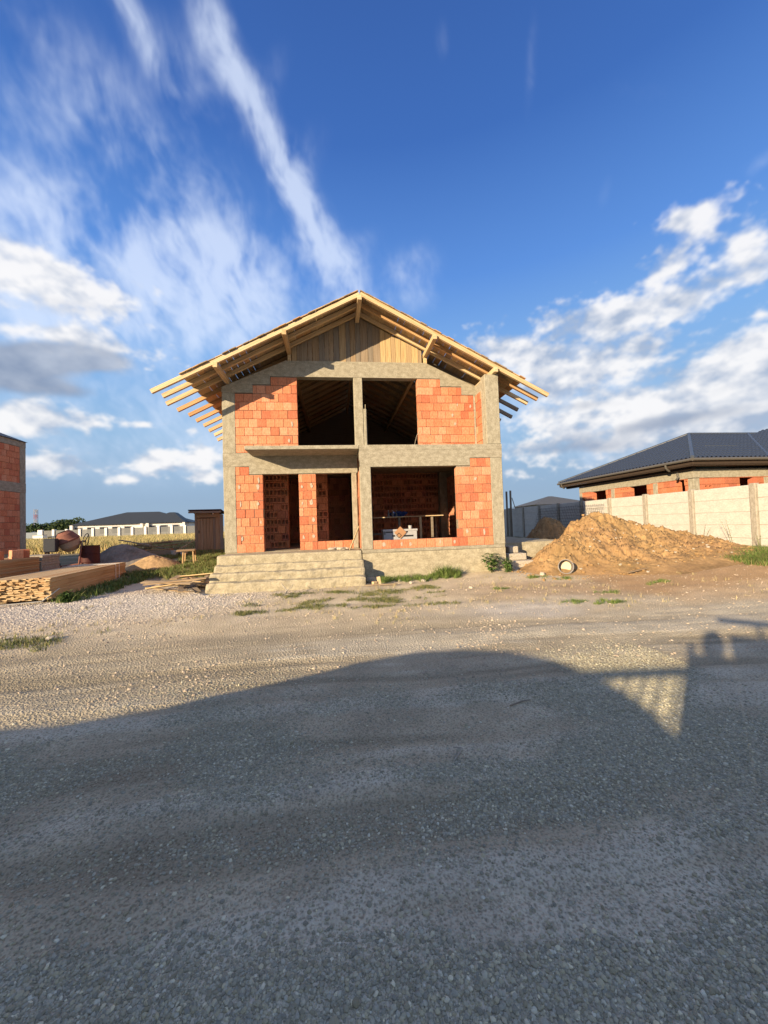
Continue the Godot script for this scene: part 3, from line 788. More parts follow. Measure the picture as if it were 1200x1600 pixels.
	part("gable_beam", b.mesh(), ch, h, R)
	block("column", Vector3(3.705, FL + 2.9, -0.33), Vector3(4.122, FL + 4.94, -0.002), cv, h, 0.012)
	block("column", Vector3(3.735, FL + 2.9, ZR - 0.1), Vector3(3.798, FL + 4.665, ZR + 0.006), cv, h, 0.008)
	block("side_beam", Vector3(3.80, FL + 4.62, ZR), Vector3(4.118, FL + 4.935, -0.332), ch, h)
	# front bricks, one by one
	lay(h, R, -3.545, -2.784, 0.0, 10, [[-3.545, -2.784], [-3.545, -2.784], [-3.545, -2.784], [-3.545, -2.784], [-3.545, -2.784], [-3.545, -2.784], [-3.545, -2.784], [-3.545, -2.784], [-3.545, -2.784], [-3.545, -3.165]])
	lay(h, R, -1.756, -1.248, 0.0, 9, [], 1)
	lay(h, R, -1.248, -0.183, 0.0, 1)
	lay(h, F, 2.755, 3.772, 0.0, 10, [[2.755, 3.772], [2.755, 3.772], [2.755, 3.772], [2.755, 3.772], [2.755, 3.772], [2.755, 3.772], [2.755, 3.772], [2.755, 3.772], [2.755, 3.772], [3.165, 3.772]])
	lay(h, F, 0.309, 2.753, 0.0, 1)
	lay(h, R, -3.52, -1.73, 2.91, 9, [[-3.52, -1.73], [-3.52, -1.73], [-3.52, -1.73], [-3.52, -1.73], [-3.52, -1.73], [-3.52, -1.73], [-3.52, -1.73], [-3.01, -1.73], [-2.5, -1.73]], 0, [0, 1, 2, 3])
	lay(h, R, 1.935, 3.73, 2.91, 9, [[1.935, 3.73], [1.935, 3.73], [1.935, 3.73], [1.935, 3.73], [1.935, 3.73], [1.935, 3.73], [1.935, 3.73], [1.935, 3.35], [1.935, 2.67]], 1, [1, 2])
	var S := Transform3D(Basis(Vector3.UP, -PI / 2), Vector3(3.795, FL, ZR))
	lay(h, S, 0.0, 0.685, 2.9, 7, [], 1)
	mortar_backing(h, Vector3(-3.54, FL, ZR - 0.23), Vector3(-2.79, FL + 2.26, ZR - 0.02))
	mortar_backing(h, Vector3(-1.75, FL, ZR - 0.23), Vector3(-1.255, FL + 2.26, ZR - 0.02))
	mortar_backing(h, Vector3(-1.25, FL, ZR - 0.23), Vector3(-0.185, FL + 0.235, ZR - 0.02))
	mortar_backing(h, Vector3(2.765, FL, -0.23), Vector3(3.772, FL + 2.28, -0.02))
	mortar_backing(h, Vector3(0.31, FL, -0.23), Vector3(2.76, FL + 0.23, -0.02))
	mortar_backing(h, Vector3(-3.515, FL + 2.9, ZR - 0.23), Vector3(-1.74, FL + 4.66, ZR - 0.02))
	mortar_backing(h, Vector3(-3.0, FL + 4.66, ZR - 0.23), Vector3(-1.74, FL + 4.92, ZR - 0.02))
	mortar_backing(h, Vector3(-2.49, FL + 4.92, ZR - 0.23), Vector3(-1.74, FL + 5.17, ZR - 0.02))
	mortar_backing(h, Vector3(1.945, FL + 2.9, ZR - 0.23), Vector3(3.73, FL + 4.66, ZR - 0.02))
	mortar_backing(h, Vector3(1.945, FL + 4.66, ZR - 0.23), Vector3(3.34, FL + 4.92, ZR - 0.02))
	mortar_backing(h, Vector3(1.945, FL + 4.92, ZR - 0.23), Vector3(2.66, FL + 5.17, ZR - 0.02))
	mortar_backing(h, Vector3(3.815, FL + 2.9, ZR + 0.0), Vector3(4.1, FL + 4.61, -0.335))
	# mortar smeared over some joints and block faces
	var sm := RandomNumberGenerator.new()
	sm.seed = 77
	for q in [[-3.45, 1.9, ZR], [-2.93, 1.9, ZR], [-2.9, 2.1, ZR], [-2.93, 1.4, ZR], [-3.42, 1.4, ZR], [-2.86, 0.86, ZR], [-3.4, 0.4, ZR], [-2.87, 0.4, ZR], [-1.66, 1.88, ZR], [-1.38, 1.9, ZR], [-1.66, 1.38, ZR], [-1.4, 1.4, ZR], [-1.35, 0.9, ZR], [-1.65, 0.38, ZR], [-1.36, 0.4, ZR], [3.03, 4.02, ZR], [3.2, 4.35, ZR], [3.62, 4.3, ZR], [3.1, 3.75, ZR], [2.95, 3.0, ZR], [-2.0, 3.25, ZR], [-1.9, 3.75, ZR], [0.6, 0.12, 0.0], [1.1, 0.12, 0.0], [1.35, 0.1, 0.0], [2.2, 0.13, 0.0], [2.62, 0.12, 0.0], [3.0, 0.4, 0.0], [3.5, 0.37, 0.0], [3.3, 1.9, 0.0]]:
		var mb := MB.new()
		var w := sm.randf_range(0.02, 0.05)
		var hh := sm.randf_range(0.05, 0.1)
		var pts := PackedVector2Array()
		for k in 14:
			var a := TAU * k / 14.0
			pts.append(Vector2(cos(a) * w * sm.randf_range(0.6, 1.2), sin(a) * hh * sm.randf_range(0.65, 1.2)))
		mb.prism(pts, 0.0, 0.012)
		part("mortar_smear", mb.mesh(), mats["mortar_pale"], h, Transform3D(Basis.IDENTITY, Vector3(q[0], FL + q[1], q[2] - 0.002)))
	# walls that the picture shows only from within or edge on: joined blocks
	var L := Basis(Vector3.UP, -PI / 2)
	masonry("left_wall_bricks", h, Transform3D(L, Vector3(-3.872, FL, -10.7)), 9.35, 10, [], 0.0, brick_mats[2])
	masonry("left_wall_bricks", h, Transform3D(L, Vector3(-3.872, FL + 2.91, -10.7)), 9.35, 7, [], 0.0, brick_mats[2])
	masonry("right_wall_bricks", h, Transform3D(Basis(Vector3.UP, -PI / 2), Vector3(3.87, FL, -10.7)), 10.4, 10, [], 0.55, brick_mats[6])
	masonry("right_wall_bricks", h, Transform3D(Basis(Vector3.UP, PI / 2), Vector3(4.12, FL + 2.91, ZR)), 9.7, 7, [], 0.0, brick_mats[2])
	masonry("back_wall_bricks", h, Transform3D(Basis.IDENTITY, Vector3(-3.6, FL, -10.74)), 7.5, 10, [], 0.3, brick_mats[4])
	masonry("back_wall_bricks", h, Transform3D(Basis.IDENTITY, Vector3(-3.6, FL + 2.91, -10.74)), 7.5, 9, [], 0.3, brick_mats[4])
	block("side_beam", Vector3(-3.89, FL + 4.66, -11.0), Vector3(-3.62, FL + 4.94, ZR - 0.26), ch, h)
	block("side_beam", Vector3(3.87, FL + 4.66, -11.0), Vector3(4.125, FL + 4.94, ZR - 0.002), ch, h)
	block("ring_beam", Vector3(-3.893, FL + 2.5, -11.0), Vector3(-3.63, FL + 2.9, ZR - 0.252), ch, h)
	block("ring_beam", Vector3(3.87, FL + 2.5, -11.0), Vector3(4.131, FL + 2.746, -0.272), ch, h)
	block("ring_beam", Vector3(-3.6, FL + 2.5, -11.0), Vector3(3.86, FL + 2.742, -10.72), ch, h)
	block("column", Vector3(-3.89, FL, -11.0), Vector3(-3.6, FL + 4.66, -10.71), cv, h)
	block("column", Vector3(3.86, FL, -11.0), Vector3(4.126, FL + 4.66, -10.71), cv, h)
	b = MB.new()
	b.prism(PackedVector2Array([Vector2(-4.0, 4.92), Vector2(4.2, 4.92), Vector2(4.22, 5.1), Vector2(0.135, 7.19), Vector2(-3.95, 5.1)]), -10.95, -10.9)
	part("rear_gable", b.mesh(), wood_old[2], h, F)
	# rooms: the block walls seen through the openings, with open cells
	masonry("partition_bricks", h, Transform3D(Basis.IDENTITY, Vector3(0.26, FL, -5.0)), 3.6, 11, [], 0.85, brick_mats[6])
	masonry("partition_bricks", h, Transform3D(Basis.IDENTITY, Vector3(-3.62, FL, -2.7)), 1.36, 11, [], 0.85, brick_mats[6])
	masonry("partition_bricks", h, Transform3D(Basis.IDENTITY, Vector3(-1.4, FL, -3.4)), 0.45, 11, [], 0.6, brick_mats[6])
	masonry("partition_bricks", h, Transform3D(Basis(Vector3.UP, PI / 2), Vector3(0.24, FL, ZR - 0.3)), 4.0, 11, [], 0.4, brick_mats[6])
	masonry("partition_bricks", h, Transform3D(Basis.IDENTITY, Vector3(-3.6, FL + 2.91, -9.0)), 7.4, 4, [], 0.5, brick_mats[6])
	masonry("partition_bricks", h, Transform3D(Basis.IDENTITY, Vector3(-3.62, FL, -6.2)), 3.6, 11, [], 0.3, brick_mats[6])
	block("column", Vector3(3.55, FL, -4.95), Vector3(3.86, FL + 2.74, -4.7), cv, h)
	block("dark_floor_layer", Vector3(-3.6, FL - 0.002, -10.7), Vector3(3.85, FL + 0.01, ZR - 0.26), mats["mortar"], h)  # dark layer added over both floors to dim the rooms
	block("dark_floor_layer", Vector3(-3.6, FL + 2.888, -10.7), Vector3(3.85, FL + 2.9, ZR - 0.26), mats["mortar"], h)
	# roof timber: purlins on the walls, rafters, then the deck boards
	for q in [[-3.72, 0], [-1.93, 1], [0.135, 3], [2.23, 0], [3.99, 3]]:
		var top := roof_y(q[0]) - (0.0 if q[0] != 0.135 else 0.03)
		var pu := part("purlin", bx(Vector3(11.6, 0.14, 0.12), 0.006), wood_fresh[q[1]], h, Transform3D(Basis(Vector3.UP, PI / 2), Vector3(q[0], top - 0.072, -5.62)))
	for q in [-1.93, 2.23]:
		block("post", Vector3(q - 0.05, FL + 5.655, ZR - 0.14), Vector3(q + 0.05, roof_y(q) - 0.143, ZR - 0.02), wood_fresh[0], h, 0.004)
	var zs := [0.06, -0.42, -0.93]
	while zs[-1] > -11.0:
		zs.append(zs[-1] - 0.68)
	var slope := atan(0.515)
	for k in zs.size():
		for sg in [-1.0, 1.0]:
			var reach: float = 5.42 + rr(-0.1, 0.06) if k > 0 else 5.45
			var x0: float = 0.135 + (0.035 if sg < 0 else 0.0)
			var x1: float = 0.135 + sg * reach
			var hgt := 0.115
			var up := Vector3(sg * sin(slope), cos(slope), 0) * hgt * 0.5
			var a := Vector3(x0, roof_y(x0), zs[k]) + up
			var bb := Vector3(x1, roof_y(x1), zs[k]) + up
			var m: Material = wood_fresh[[3, 0, 0, 2, 4, 2, 4, 1][k % 8]] if sg < 0 else wood_fresh[[0, 2, 3, 4, 1, 2][k % 6]]
			if k > 3 and rng.randf() < 0.4: m = wood_old[5]
			if sg > 0 and k > 2: m = wood_old[rng.randi() % 3]
			var back := Vector3(0, 0, -0.006 if sg > 0 else 0.0)
			beam_between("rafter", a + back, bb + back, 0.08, hgt, m, h)
	for sg in [-1.0, 1.0]:
		var dd := -0.03
		while dd < 5.28:
			var bw := rr(0.19, 0.25)
			bw = minf(bw, 5.29 - dd)
			if bw < 0.06: break
			var gap := rr(0.005, 0.01) if rng.randf() < 0.5 else 0.0015
			var c := dd + bw * 0.5
			var at := Vector3(0.135 + sg * c * cos(slope), FL + 7.07 - c * sin(slope), 0) + Vector3(sg * sin(slope), cos(slope), 0) * (0.115 + 0.0145)
			var ends := [0.14 + rr(-0.02, 0.03), -3.9 + rr(-0.3, 0.3), -7.7 + rr(-0.3, 0.3), -11.4]
			for e in 3:
				var ln: float = ends[e] - ends[e + 1] - 0.01
				var bs := Basis(Vector3(0, 0, 1), Vector3(sg * sin(slope), cos(slope), 0), Vector3(0, 0, 1).cross(Vector3(sg * sin(slope), cos(slope), 0)))
				bs = bs.rotated(bs.x, rr(-0.03, 0.03)).rotated(Vector3(sg * sin(slope), cos(slope), 0), rr(-0.0015, 0.0015))
				part("deck_board", bx(Vector3(ln, 0.025, bw - (gap if e == 0 else -0.003)), 0.003), (wood_old + wood_fresh)[[3, 4, 5, 1, 10, 8, 3, 4][rng.randi() % 8]], h, Transform3D(bs, Vector3(at.x, at.y, (ends[e] + ends[e + 1]) * 0.5)))
			dd += bw
	# gable boards
	var gx := -1.86
	while gx < 2.12:
		var bw := rr(0.12, 0.24)
		bw = minf(bw, 2.125 - gx)
		if bw < 0.05: break
		var y0 := FL + 5.675 + rr(-0.006, 0.006)
		var m: Material = wood_old[[0, 1, 2, 0, 4, 3][rng.randi() % 6]] if gx < 0.7 else wood_old[[3, 5, 5, 3, 1][rng.randi() % 5]]  # darker left, paler right: roof shade and sun put into the tones
		# local x points up, local y to the left; the tops follow the rafters
		var poly := PackedVector2Array([Vector2(y0, -gx - 0.003), Vector2(roof_y(gx) + 0.02, -gx - 0.003)])
		if gx < 0.135 and gx + bw > 0.135: poly.append(Vector2(roof_y(0.135) + 0.02, -0.135))
		poly.append(Vector2(roof_y(gx + bw) + 0.02, -gx - bw + rr(0.003, 0.008)))
		poly.append(Vector2(y0, -gx - bw + rr(0.003, 0.008)))
		var pb := MB.new()
		pb.prism(poly, -0.012, 0.012)
		part("gable_board", pb.mesh(), m, h, Transform3D(Basis(Vector3.UP, Vector3.LEFT, Vector3.BACK), Vector3(0, 0, ZR - 0.06 + rr(-0.012, 0.012))))
		gx += bw
	# loose wires and a bent rod
	beam_between("wire", Vector3(1.75, FL + 2.9, ZR - 0.1), Vector3(1.87, FL + 3.4, ZR - 0.02), 0.012, 0.012, mats["mortar_pale"], h)
	beam_between("wire", Vector3(1.87, FL + 3.4, ZR - 0.02), Vector3(1.97, FL + 3.52, ZR + 0.02), 0.012, 0.012, mats["mortar_pale"], h)
	# foundation of the side terrace
	rough_block("terrace_foundation", Vector3(4.135, -0.3, -6.5), Vector3(6.58, FL - 0.02, -0.9), cp, h, 0.012, 0.08, 0.02)

# ---------------------------------------------------------------- neighbours
func make_left_house() -> void:
	var h := thing("neighbour_house", "dark red block house shell with grey concrete frame at the left edge", "house", Vector3(-13.6, 0, -4.0))
	var ch: Material = mats["concrete_h"]
	var cv: Material = mats["concrete_v"]
	# right-hand wall faces the plot; z local from 3.1 (front) to -3.45 (rear corner)
	block("plinth", Vector3(-8.0, -0.3, -3.45), Vector3(0.0, 0.85, 3.1), mats["concrete"], h)
	block("column", Vector3(-0.3, 0.852, -3.45), Vector3(0.003, 3.35, -3.15), cv, h)
	block("column", Vector3(-0.3, 3.752, -3.45), Vector3(0.003, 5.25, -3.15), cv, h)
	block("ring_beam", Vector3(-8.0, 3.352, -3.46), Vector3(0.005, 3.75, 3.1), ch, h)
	block("top_beam", Vector3(-8.0, 5.252, -3.46), Vector3(0.005, 5.5, 3.1), ch, h)
	var W := Transform3D(Basis(Vector3.UP, PI / 2), Vector3(-0.004, 0, 3.1))
	lay(h, W, 4.6, 6.24, 0.855, 10)
	lay(h, W, 4.6, 6.24, 3.755, 6)
	mortar_backing(h, Vector3(-0.24, 0.855, -3.14), Vector3(-0.03, 3.35, -1.5))
	mortar_backing(h, Vector3(-0.24, 3.755, -3.14), Vector3(-0.03, 5.25, -1.5))
	masonry("wall_bricks", h, W * Transform3D(Basis.IDENTITY, Vector3(0, 0.855, 0)), 4.59, 10, [], 0.0, brick_mats[0])
	masonry("wall_bricks", h, W * Transform3D(Basis.IDENTITY, Vector3(0, 3.755, 0)), 4.59, 6, [], 0.0, brick_mats[0])
	masonry("wall_bricks", h, Transform3D(Basis.IDENTITY, Vector3(-8, 0.855, 3.09)), 7.74, 10, [], 0.0, brick_mats[0])
	masonry("wall_bricks", h, Transform3D(Basis.IDENTITY, Vector3(-8, 3.755, 3.09)), 7.74, 6, [], 0.0, brick_mats[0])
	block("rear_wall", Vector3(-7.9, 0.855, -3.4), Vector3(-0.31, 5.25, -3.2), brick_mats[4], h)
	block("left_wall", Vector3(-8.0, 0.855, -3.19), Vector3(-7.8, 5.25, 2.8), brick_mats[4], h)
	# low dark roof
	var b := MB.new()
	var e := 5.502
	var A := [Vector3(-8.2, e, 3.3), Vector3(0.06, e, 3.3), Vector3(0.06, e, -3.5), Vector3(-8.2, e, -3.5)]
	var t := [Vector3(-5.2, 7.0, 0.3), Vector3(-3.0, 7.0, -0.5)]
	b.quad(A[0], A[1], t[1], t[0], Vector3(0, 1, 1))
	b.quad(A[2], A[3], t[0], t[1], Vector3(0, 1, -1))
	b.tri(A[1], A[2], t[1], Vector3(1, 1, 0))
	b.tri(A[3], A[0], t[0], Vector3(-1, 1, 0))
	b.quad(A[0], A[1], A[2], A[3], Vector3.DOWN)
	part("roof", b.mesh(), mat("dark_sheet", Color(0.05, 0.055, 0.06), 0.5, "plain", "", Vector3(1, 1, 1)), h)

func tile_slope(b: MB, a: Vector3, along: Vector3, up: Vector3, length: float, rise: float, cut0: float, cut1: float) -> void:
	# pressed metal tiles: waves across, steps up the slope; cut0 / cut1: sideways inset per metre of slope
	var n := along.cross(up).normalized()
	if n.y < 0: n = -n
	var dv := 0.0875
	var du := 0.05
	var rows := int(rise / dv)
	for j in rows:
		var v0 := j * rise / rows
		var v1 := (j + 1) * rise / rows
		var l0 := v0 * cut0
		var r0 := length - v0 * cut1
		var l1 := v1 * cut0
		var r1 := length - v1 * cut1
		if r1 - l1 < 0.02: break
		var h0 := 0.035 * (1.0 - fmod(v0, 0.35) / 0.35)
		var h1 := 0.035 * (1.0 - fmod(v1 - 0.001, 0.35) / 0.35)
		var k0 := int(floor(minf(l0, l1) / du))
		var k1 := int(ceil(maxf(r0, r1) / du))
		for k in range(k0, k1):
			var pa := clampf(k * du, l0, r0)
			var pb := clampf((k + 1) * du, l0, r0)
			var pc := clampf((k + 1) * du, l1, r1)
			var pd := clampf(k * du, l1, r1)
			var P := []
			var N := []
			for q in [[pa, v0, h0], [pb, v0, h0], [pc, v1, h1], [pd, v1, h1]]:
				var ph: float = TAU * q[0] / 0.2
				P.append(a + along * q[0] + up * q[1] + n * (q[2] + 0.03 * sin(ph)))
				N.append((n - along * 0.03 * TAU / 0.2 * cos(ph) + up * 0.06).normalized())
			b.quad_n(P[0], P[1], P[2], P[3], N[0], N[1], N[2], N[3])

func make_right_house() -> void:
	var h := thing("bungalow", "block bungalow with dark blue grey metal tile roof behind the concrete fence", "house", Vector3.ZERO)
	var X := 13.89
	var Z := -3.48
	var ch: Material = mats["concrete_h"]
	var cv: Material = mats["concrete_v"]
	block("plinth", Vector3(X, 0.0, -11.0), Vector3(24.0, 0.72, Z), mats["concrete"], h)
	# side wall, facing -x; local x runs from the far corner towards the viewer
	var W := Transform3D(Basis(Vector3.UP, -PI / 2), Vector3(X + 0.003, 0.73, -10.95))
	var op := [[1.16, 0.9, 2.22, 2.25], [3.98, 0.9, 5.03, 2.25], [6.69, 0.9, 7.03, 2.25]]
	masonry("wall_bricks", h, W, 7.2, 10, op, 0.3, brick_mats[0], 0.3)
	masonry("wall_bricks", h, Transform3D(Basis.IDENTITY, Vector3(X + 0.3, 0.73, Z - 0.003)), 9.4, 10, [[1.86, 0.9, 2.5, 2.25], [6.0, 0.9, 7.5, 2.25]], 0.12, brick_mats[4], 0.38)
	for z in [-11.0, -8.3, -5.55]:
		block("column", Vector3(X - 0.004, 0.73, z), Vector3(X + 0.26, 2.98, z + 0.26), cv, h)
	block("column", Vector3(X - 0.006, 0.73, Z - 0.26), Vector3(X + 0.27, 2.98, Z + 0.004), cv, h)
	block("column", Vector3(17.2, 0.73, Z - 0.26), Vector3(17.45, 2.98, Z + 0.004), cv, h)
	block("ring_beam", Vector3(X - 0.008, 3.0, -11.0), Vector3(X + 0.25, 3.34, Z + 0.002), ch, h)
	block("ring_beam", Vector3(X + 0.25, 3.0, Z - 0.25), Vector3(24.0, 3.34, Z + 0.006), ch, h)
	for q in [[-9.95, -8.55], [-7.1, -5.7]]:
		block("lintel", Vector3(X - 0.012, 2.975, q[0]), Vector3(X + 0.24, 3.05, q[1]), ch, h)
	block("far_wall", Vector3(X + 0.3, 0.73, -11.0), Vector3(24, 3.3, -10.76), brick_mats[4], h)
	block("right_wall", Vector3(23.75, 0.73, -10.7), Vector3(24, 3.3, Z - 0.3), brick_mats[4], h)
	block("inner_wall", Vector3(X + 3.5, 0.73, -10.7), Vector3(X + 3.7, 3.3, Z - 0.3), brick_mats[4], h)
	block("ceiling", Vector3(X + 0.27, 3.36, -10.9), Vector3(23.9, 3.42, Z - 0.27), wood_old[2], h)
	# roof
	var e := 3.74
	var x0 := 13.38
	var z1 := -2.98
	var z0 := -12.3
	var half := (z1 - z0) * 0.5
	var rise := 2.0
	var sl := sqrt(half * half + rise * rise)
	var tile := mat("metal_tile", Color(0.042, 0.054, 0.075), 0.26, "plain", "", Vector3(0.6, 0.6, 0.6), true, 0.0)
	var b := MB.new()
	tile_slope(b, Vector3(x0, e, z0), Vector3.BACK, Vector3(half, rise, 0) / sl, z1 - z0, sl, half / sl, half / sl)
	part("roof_slope", b.mesh(), tile, h)
	b = MB.new()
	tile_slope(b, Vector3(x0, e, z1), Vector3.RIGHT, Vector3(0, rise, -half) / sl, 11.2, sl, half / sl, 0.0)
	part("roof_slope", b.mesh(), tile, h)
	b = MB.new()
	b.quad(Vector3(x0, e, z0), Vector3(24.6, e, z0), Vector3(24.6, e + rise, z0 + half), Vector3(x0 + half, e + rise, z0 + half), Vector3(0, 1, -1))
	b.tri(Vector3(24.6, e, z0), Vector3(24.6, e, z1), Vector3(24.6, e + rise, z0 + half), Vector3.RIGHT)
	part("roof_slope", b.mesh(), tile, h)
	var WX := 16.95
	# cross wing whose roof rises at the right edge
	b = MB.new()
	tile_slope(b, Vector3(WX, e + 0.02, 1.2), Vector3(0, 0, -1), Vector3(half, rise, 0) / sl, 8.2, sl, half / sl * 0.2, 0.0)
	part("wing_roof_slope", b.mesh(), tile, h)
	block("wing_wall", Vector3(WX + 0.5, 0.0, -3.2), Vector3(23.9, 3.3, 0.7), mats["concrete"], h)
	b = MB.new()
	b.quad(Vector3(WX + 0.1, e - 0.02, 1.2), Vector3(WX + half, e + rise - 0.02, 1.2), Vector3(WX + 2 * half, e, 1.2), Vector3(WX + half, e - 0.05, 1.2), Vector3.BACK)
	part("wing_gable", b.mesh(), tile, h)
	var hip := mat("ridge_cap", Color(0.048, 0.06, 0.082), 0.4, "", "", Vector3.ONE)
	var ap := Vector3(x0 + half, e + rise + 0.03, z0 + half)
	for q in [[Vector3(x0, e + 0.04, z1), ap], [Vector3(x0, e + 0.04, z0), ap], [ap, Vector3(24.6, e + rise + 0.03, z0 + half)], [Vector3(WX, e + 0.02, z1 - 0.05), Vector3(WX + half, e + rise + 0.02, z1 - half)]]:
		b = MB.new()
		b.tube([q[0], q[1]], [0.07, 0.07], 10)
		part("ridge_cap", b.mesh(), hip, h)
	# eaves: soffit, fascia, gutter
	var dk := mat("soffit", Color(0.05, 0.035, 0.025), 0.9, "plain", "", Vector3.ONE)
	block("soffit", Vector3(x0 + 0.05, e - 0.3, z0 + 0.1), Vector3(X - 0.02, e - 0.26, z1 - 0.05), dk, h)
	block("soffit", Vector3(X - 0.02, e - 0.3, Z + 0.02), Vector3(24.5, e - 0.26, z1 - 0.05), dk, h)
	block("eaves_timber", Vector3(X - 0.2, e - 0.4, z0 + 0.3), Vector3(X - 0.02, e - 0.3, z1 - 0.35), dk, h)
	block("fascia", Vector3(x0 + 0.02, e - 0.26, z0 + 0.05), Vector3(x0 + 0.05, e - 0.02, z1 - 0.02), dk, h)
	block("fascia", Vector3(x0 + 0.06, e - 0.26, z1 - 0.05), Vector3(24.5, e - 0.02, z1 - 0.02), dk, h)
	var gm := mat("gutter", Color(0.09, 0.085, 0.075), 0.4, "", "", Vector3.ONE)
	b = MB.new()
	b.tube([Vector3(x0 - 0.05, e - 0.06, z0), Vector3(x0 - 0.05, e - 0.06, z1 + 0.05)], [0.065, 0.065], 10)
	part("gutter", b.mesh(), gm, h)
	b = MB.new()
	b.tube([Vector3(x0 - 0.05, e - 0.06, z1 + 0.05), Vector3(24.6, e - 0.06, z1 + 0.05)], [0.065, 0.065], 10)
	part("gutter", b.mesh(), gm, h)
	for q in [[x0 - 0.05, -4.2], [x0 - 0.05, -11.9]]:
		b = MB.new()
		b.tube([Vector3(q[0], e - 0.1, q[1]), Vector3(q[0], e - 0.22, q[1]), Vector3(q[0] + 0.12, e - 0.32, q[1] - 0.02), Vector3(q[0] + 0.2, e - 0.36, q[1] - 0.04)], [0.045, 0.045, 0.045, 0.045], 10)
		part("downpipe_elbow", b.mesh(), gm, h)
	b = MB.new()
	b.tube([Vector3(x0 + 0.3, 3.28, -4.02), Vector3(x0 + 0.35, 3.1, -4.02), Vector3(x0 + 0.25, 2.98, -4.02)], [0.04, 0.04, 0.04], 8)
	part("downpipe_elbow", b.mesh(), gm, h)
	# snow guard rails
	for q in [[Vector3(16.0, 4.55, -4.85), Vector3(17.6, 4.55, -4.85)]]:
		beam_between("snow_guard", q[0], q[1], 0.05, 0.1, hip, h)

func make_fence() -> void:
	var h := thing("concrete_fence", "pale precast concrete panel fence running back along the right side", "fence", Vector3.ZERO)
	var X := 11.4
	for k in 14:
		var z := 7.1 - 2.0 * k
		z = 10.738 - (10.738 - (1.84 + 1.8 * 2 - 1.8 * k)) * 1.111
		var g := 0.36
		block("fence_post", Vector3(X - 0.09, -0.4, z - 0.09), Vector3(X + 0.07, 2.36, z + 0.09), mats["fence_post"], h, 0.015)
		if k == 13: break
		for r in 5:
			var lo := 0.36 + r * 0.392
			var o := block("fence_panel", Vector3(X - 0.025 + rr(-0.004, 0.004), lo + 0.0005, z - 1.91), Vector3(X + 0.025, lo + 0.3915, z - 0.092), mats["fence_panel"], h, 0.014)
			o.rotation.x = rr(-0.003, 0.003)
	# welded wire sheets leaning against the far bays
	var wire := mat("rebar", Color(0.06, 0.055, 0.055), 0.6, "", "", Vector3.ONE, true, 0.3)
	for q in [[-6.3, 0], [-8.2, 1], [-10.1, 2]]:
		var m := thing("wire_mesh_sheet", ["nearest", "middle", "farthest"][q[1]] + " of the grey wire mesh sheets leaning on the shaded concrete fence", "wire mesh", Vector3(10.75, gy(10.75, q[0]), q[0]), 0.0, "wire mesh sheets on the fence")
		var b := MB.new()
		for i in 13:
			b.tube([Vector3(0, 0, -0.9 + i * 0.15), Vector3(0.52, 1.75, -0.9 + i * 0.15)], [0.006, 0.006], 4, false)
		part("upright_wires", b.mesh(), wire, m)
		b = MB.new()
		for i in 12:
			var y := 0.05 + i * 0.15
			b.tube([Vector3(y * 0.297, y, -0.92), Vector3(y * 0.297, y, 0.92)], [0.006, 0.006], 4, false)
		part("cross_wires", b.mesh(), wire, m)
	for q in [[10.75, -14.2, 3.45, 0], [10.98, -14.1, 3.5, 1]]:
		var o := beam_between("post", Vector3(q[0], 0.2, q[1]), Vector3(q[0] + 0.02, q[2], q[1]), 0.1, 0.1, wood_old[2], self)
		o.name = "timber_post"
		tag(o, ["left", "right"][q[3]] + " of the two dark timber posts at the far end of the fence", "post", "timber posts at the fence end")
	var o2 := beam_between("timber_brace", Vector3(11.05, 3.0, -14.0), Vector3(11.25, 2.3, -14.0), 0.04, 0.04, wood_old[2], self)
	tag(o2, "thin dark timber brace leaning beside the far fence posts", "brace")

func hip_house(called: String, label: String, cx: float, cz: float, w: float, d: float, g: float, eave: float, top: float, roofm: Material, wallm: Material, ridge: float) -> Node3D:
	var h := thing(called, label, "house", Vector3(cx, g, cz))
	block("wall", Vector3(-w / 2 + 0.5, -0.3, -d / 2 + 0.5), Vector3(w / 2 - 0.5, eave, d / 2 - 0.5), wallm, h)
	var b := MB.new()
	var A := [Vector3(-w / 2, eave, d / 2), Vector3(w / 2, eave, d / 2), Vector3(w / 2, eave, -d / 2), Vector3(-w / 2, eave, -d / 2)]
	var t := [Vector3(-ridge, top, 0), Vector3(ridge, top, 0)]
	b.quad(A[0], A[1], t[1], t[0], Vector3(0, 1, 1))
	b.quad(A[2], A[3], t[0], t[1], Vector3(0, 1, -1))
	b.tri(A[1], A[2], t[1], Vector3(1, 1, 0))
	b.tri(A[3], A[0], t[0], Vector3(-1, 1, 0))
	b.quad(A[0], A[1], A[2], A[3], Vector3.DOWN)
	part("roof", b.mesh(), roofm, h)
	return h

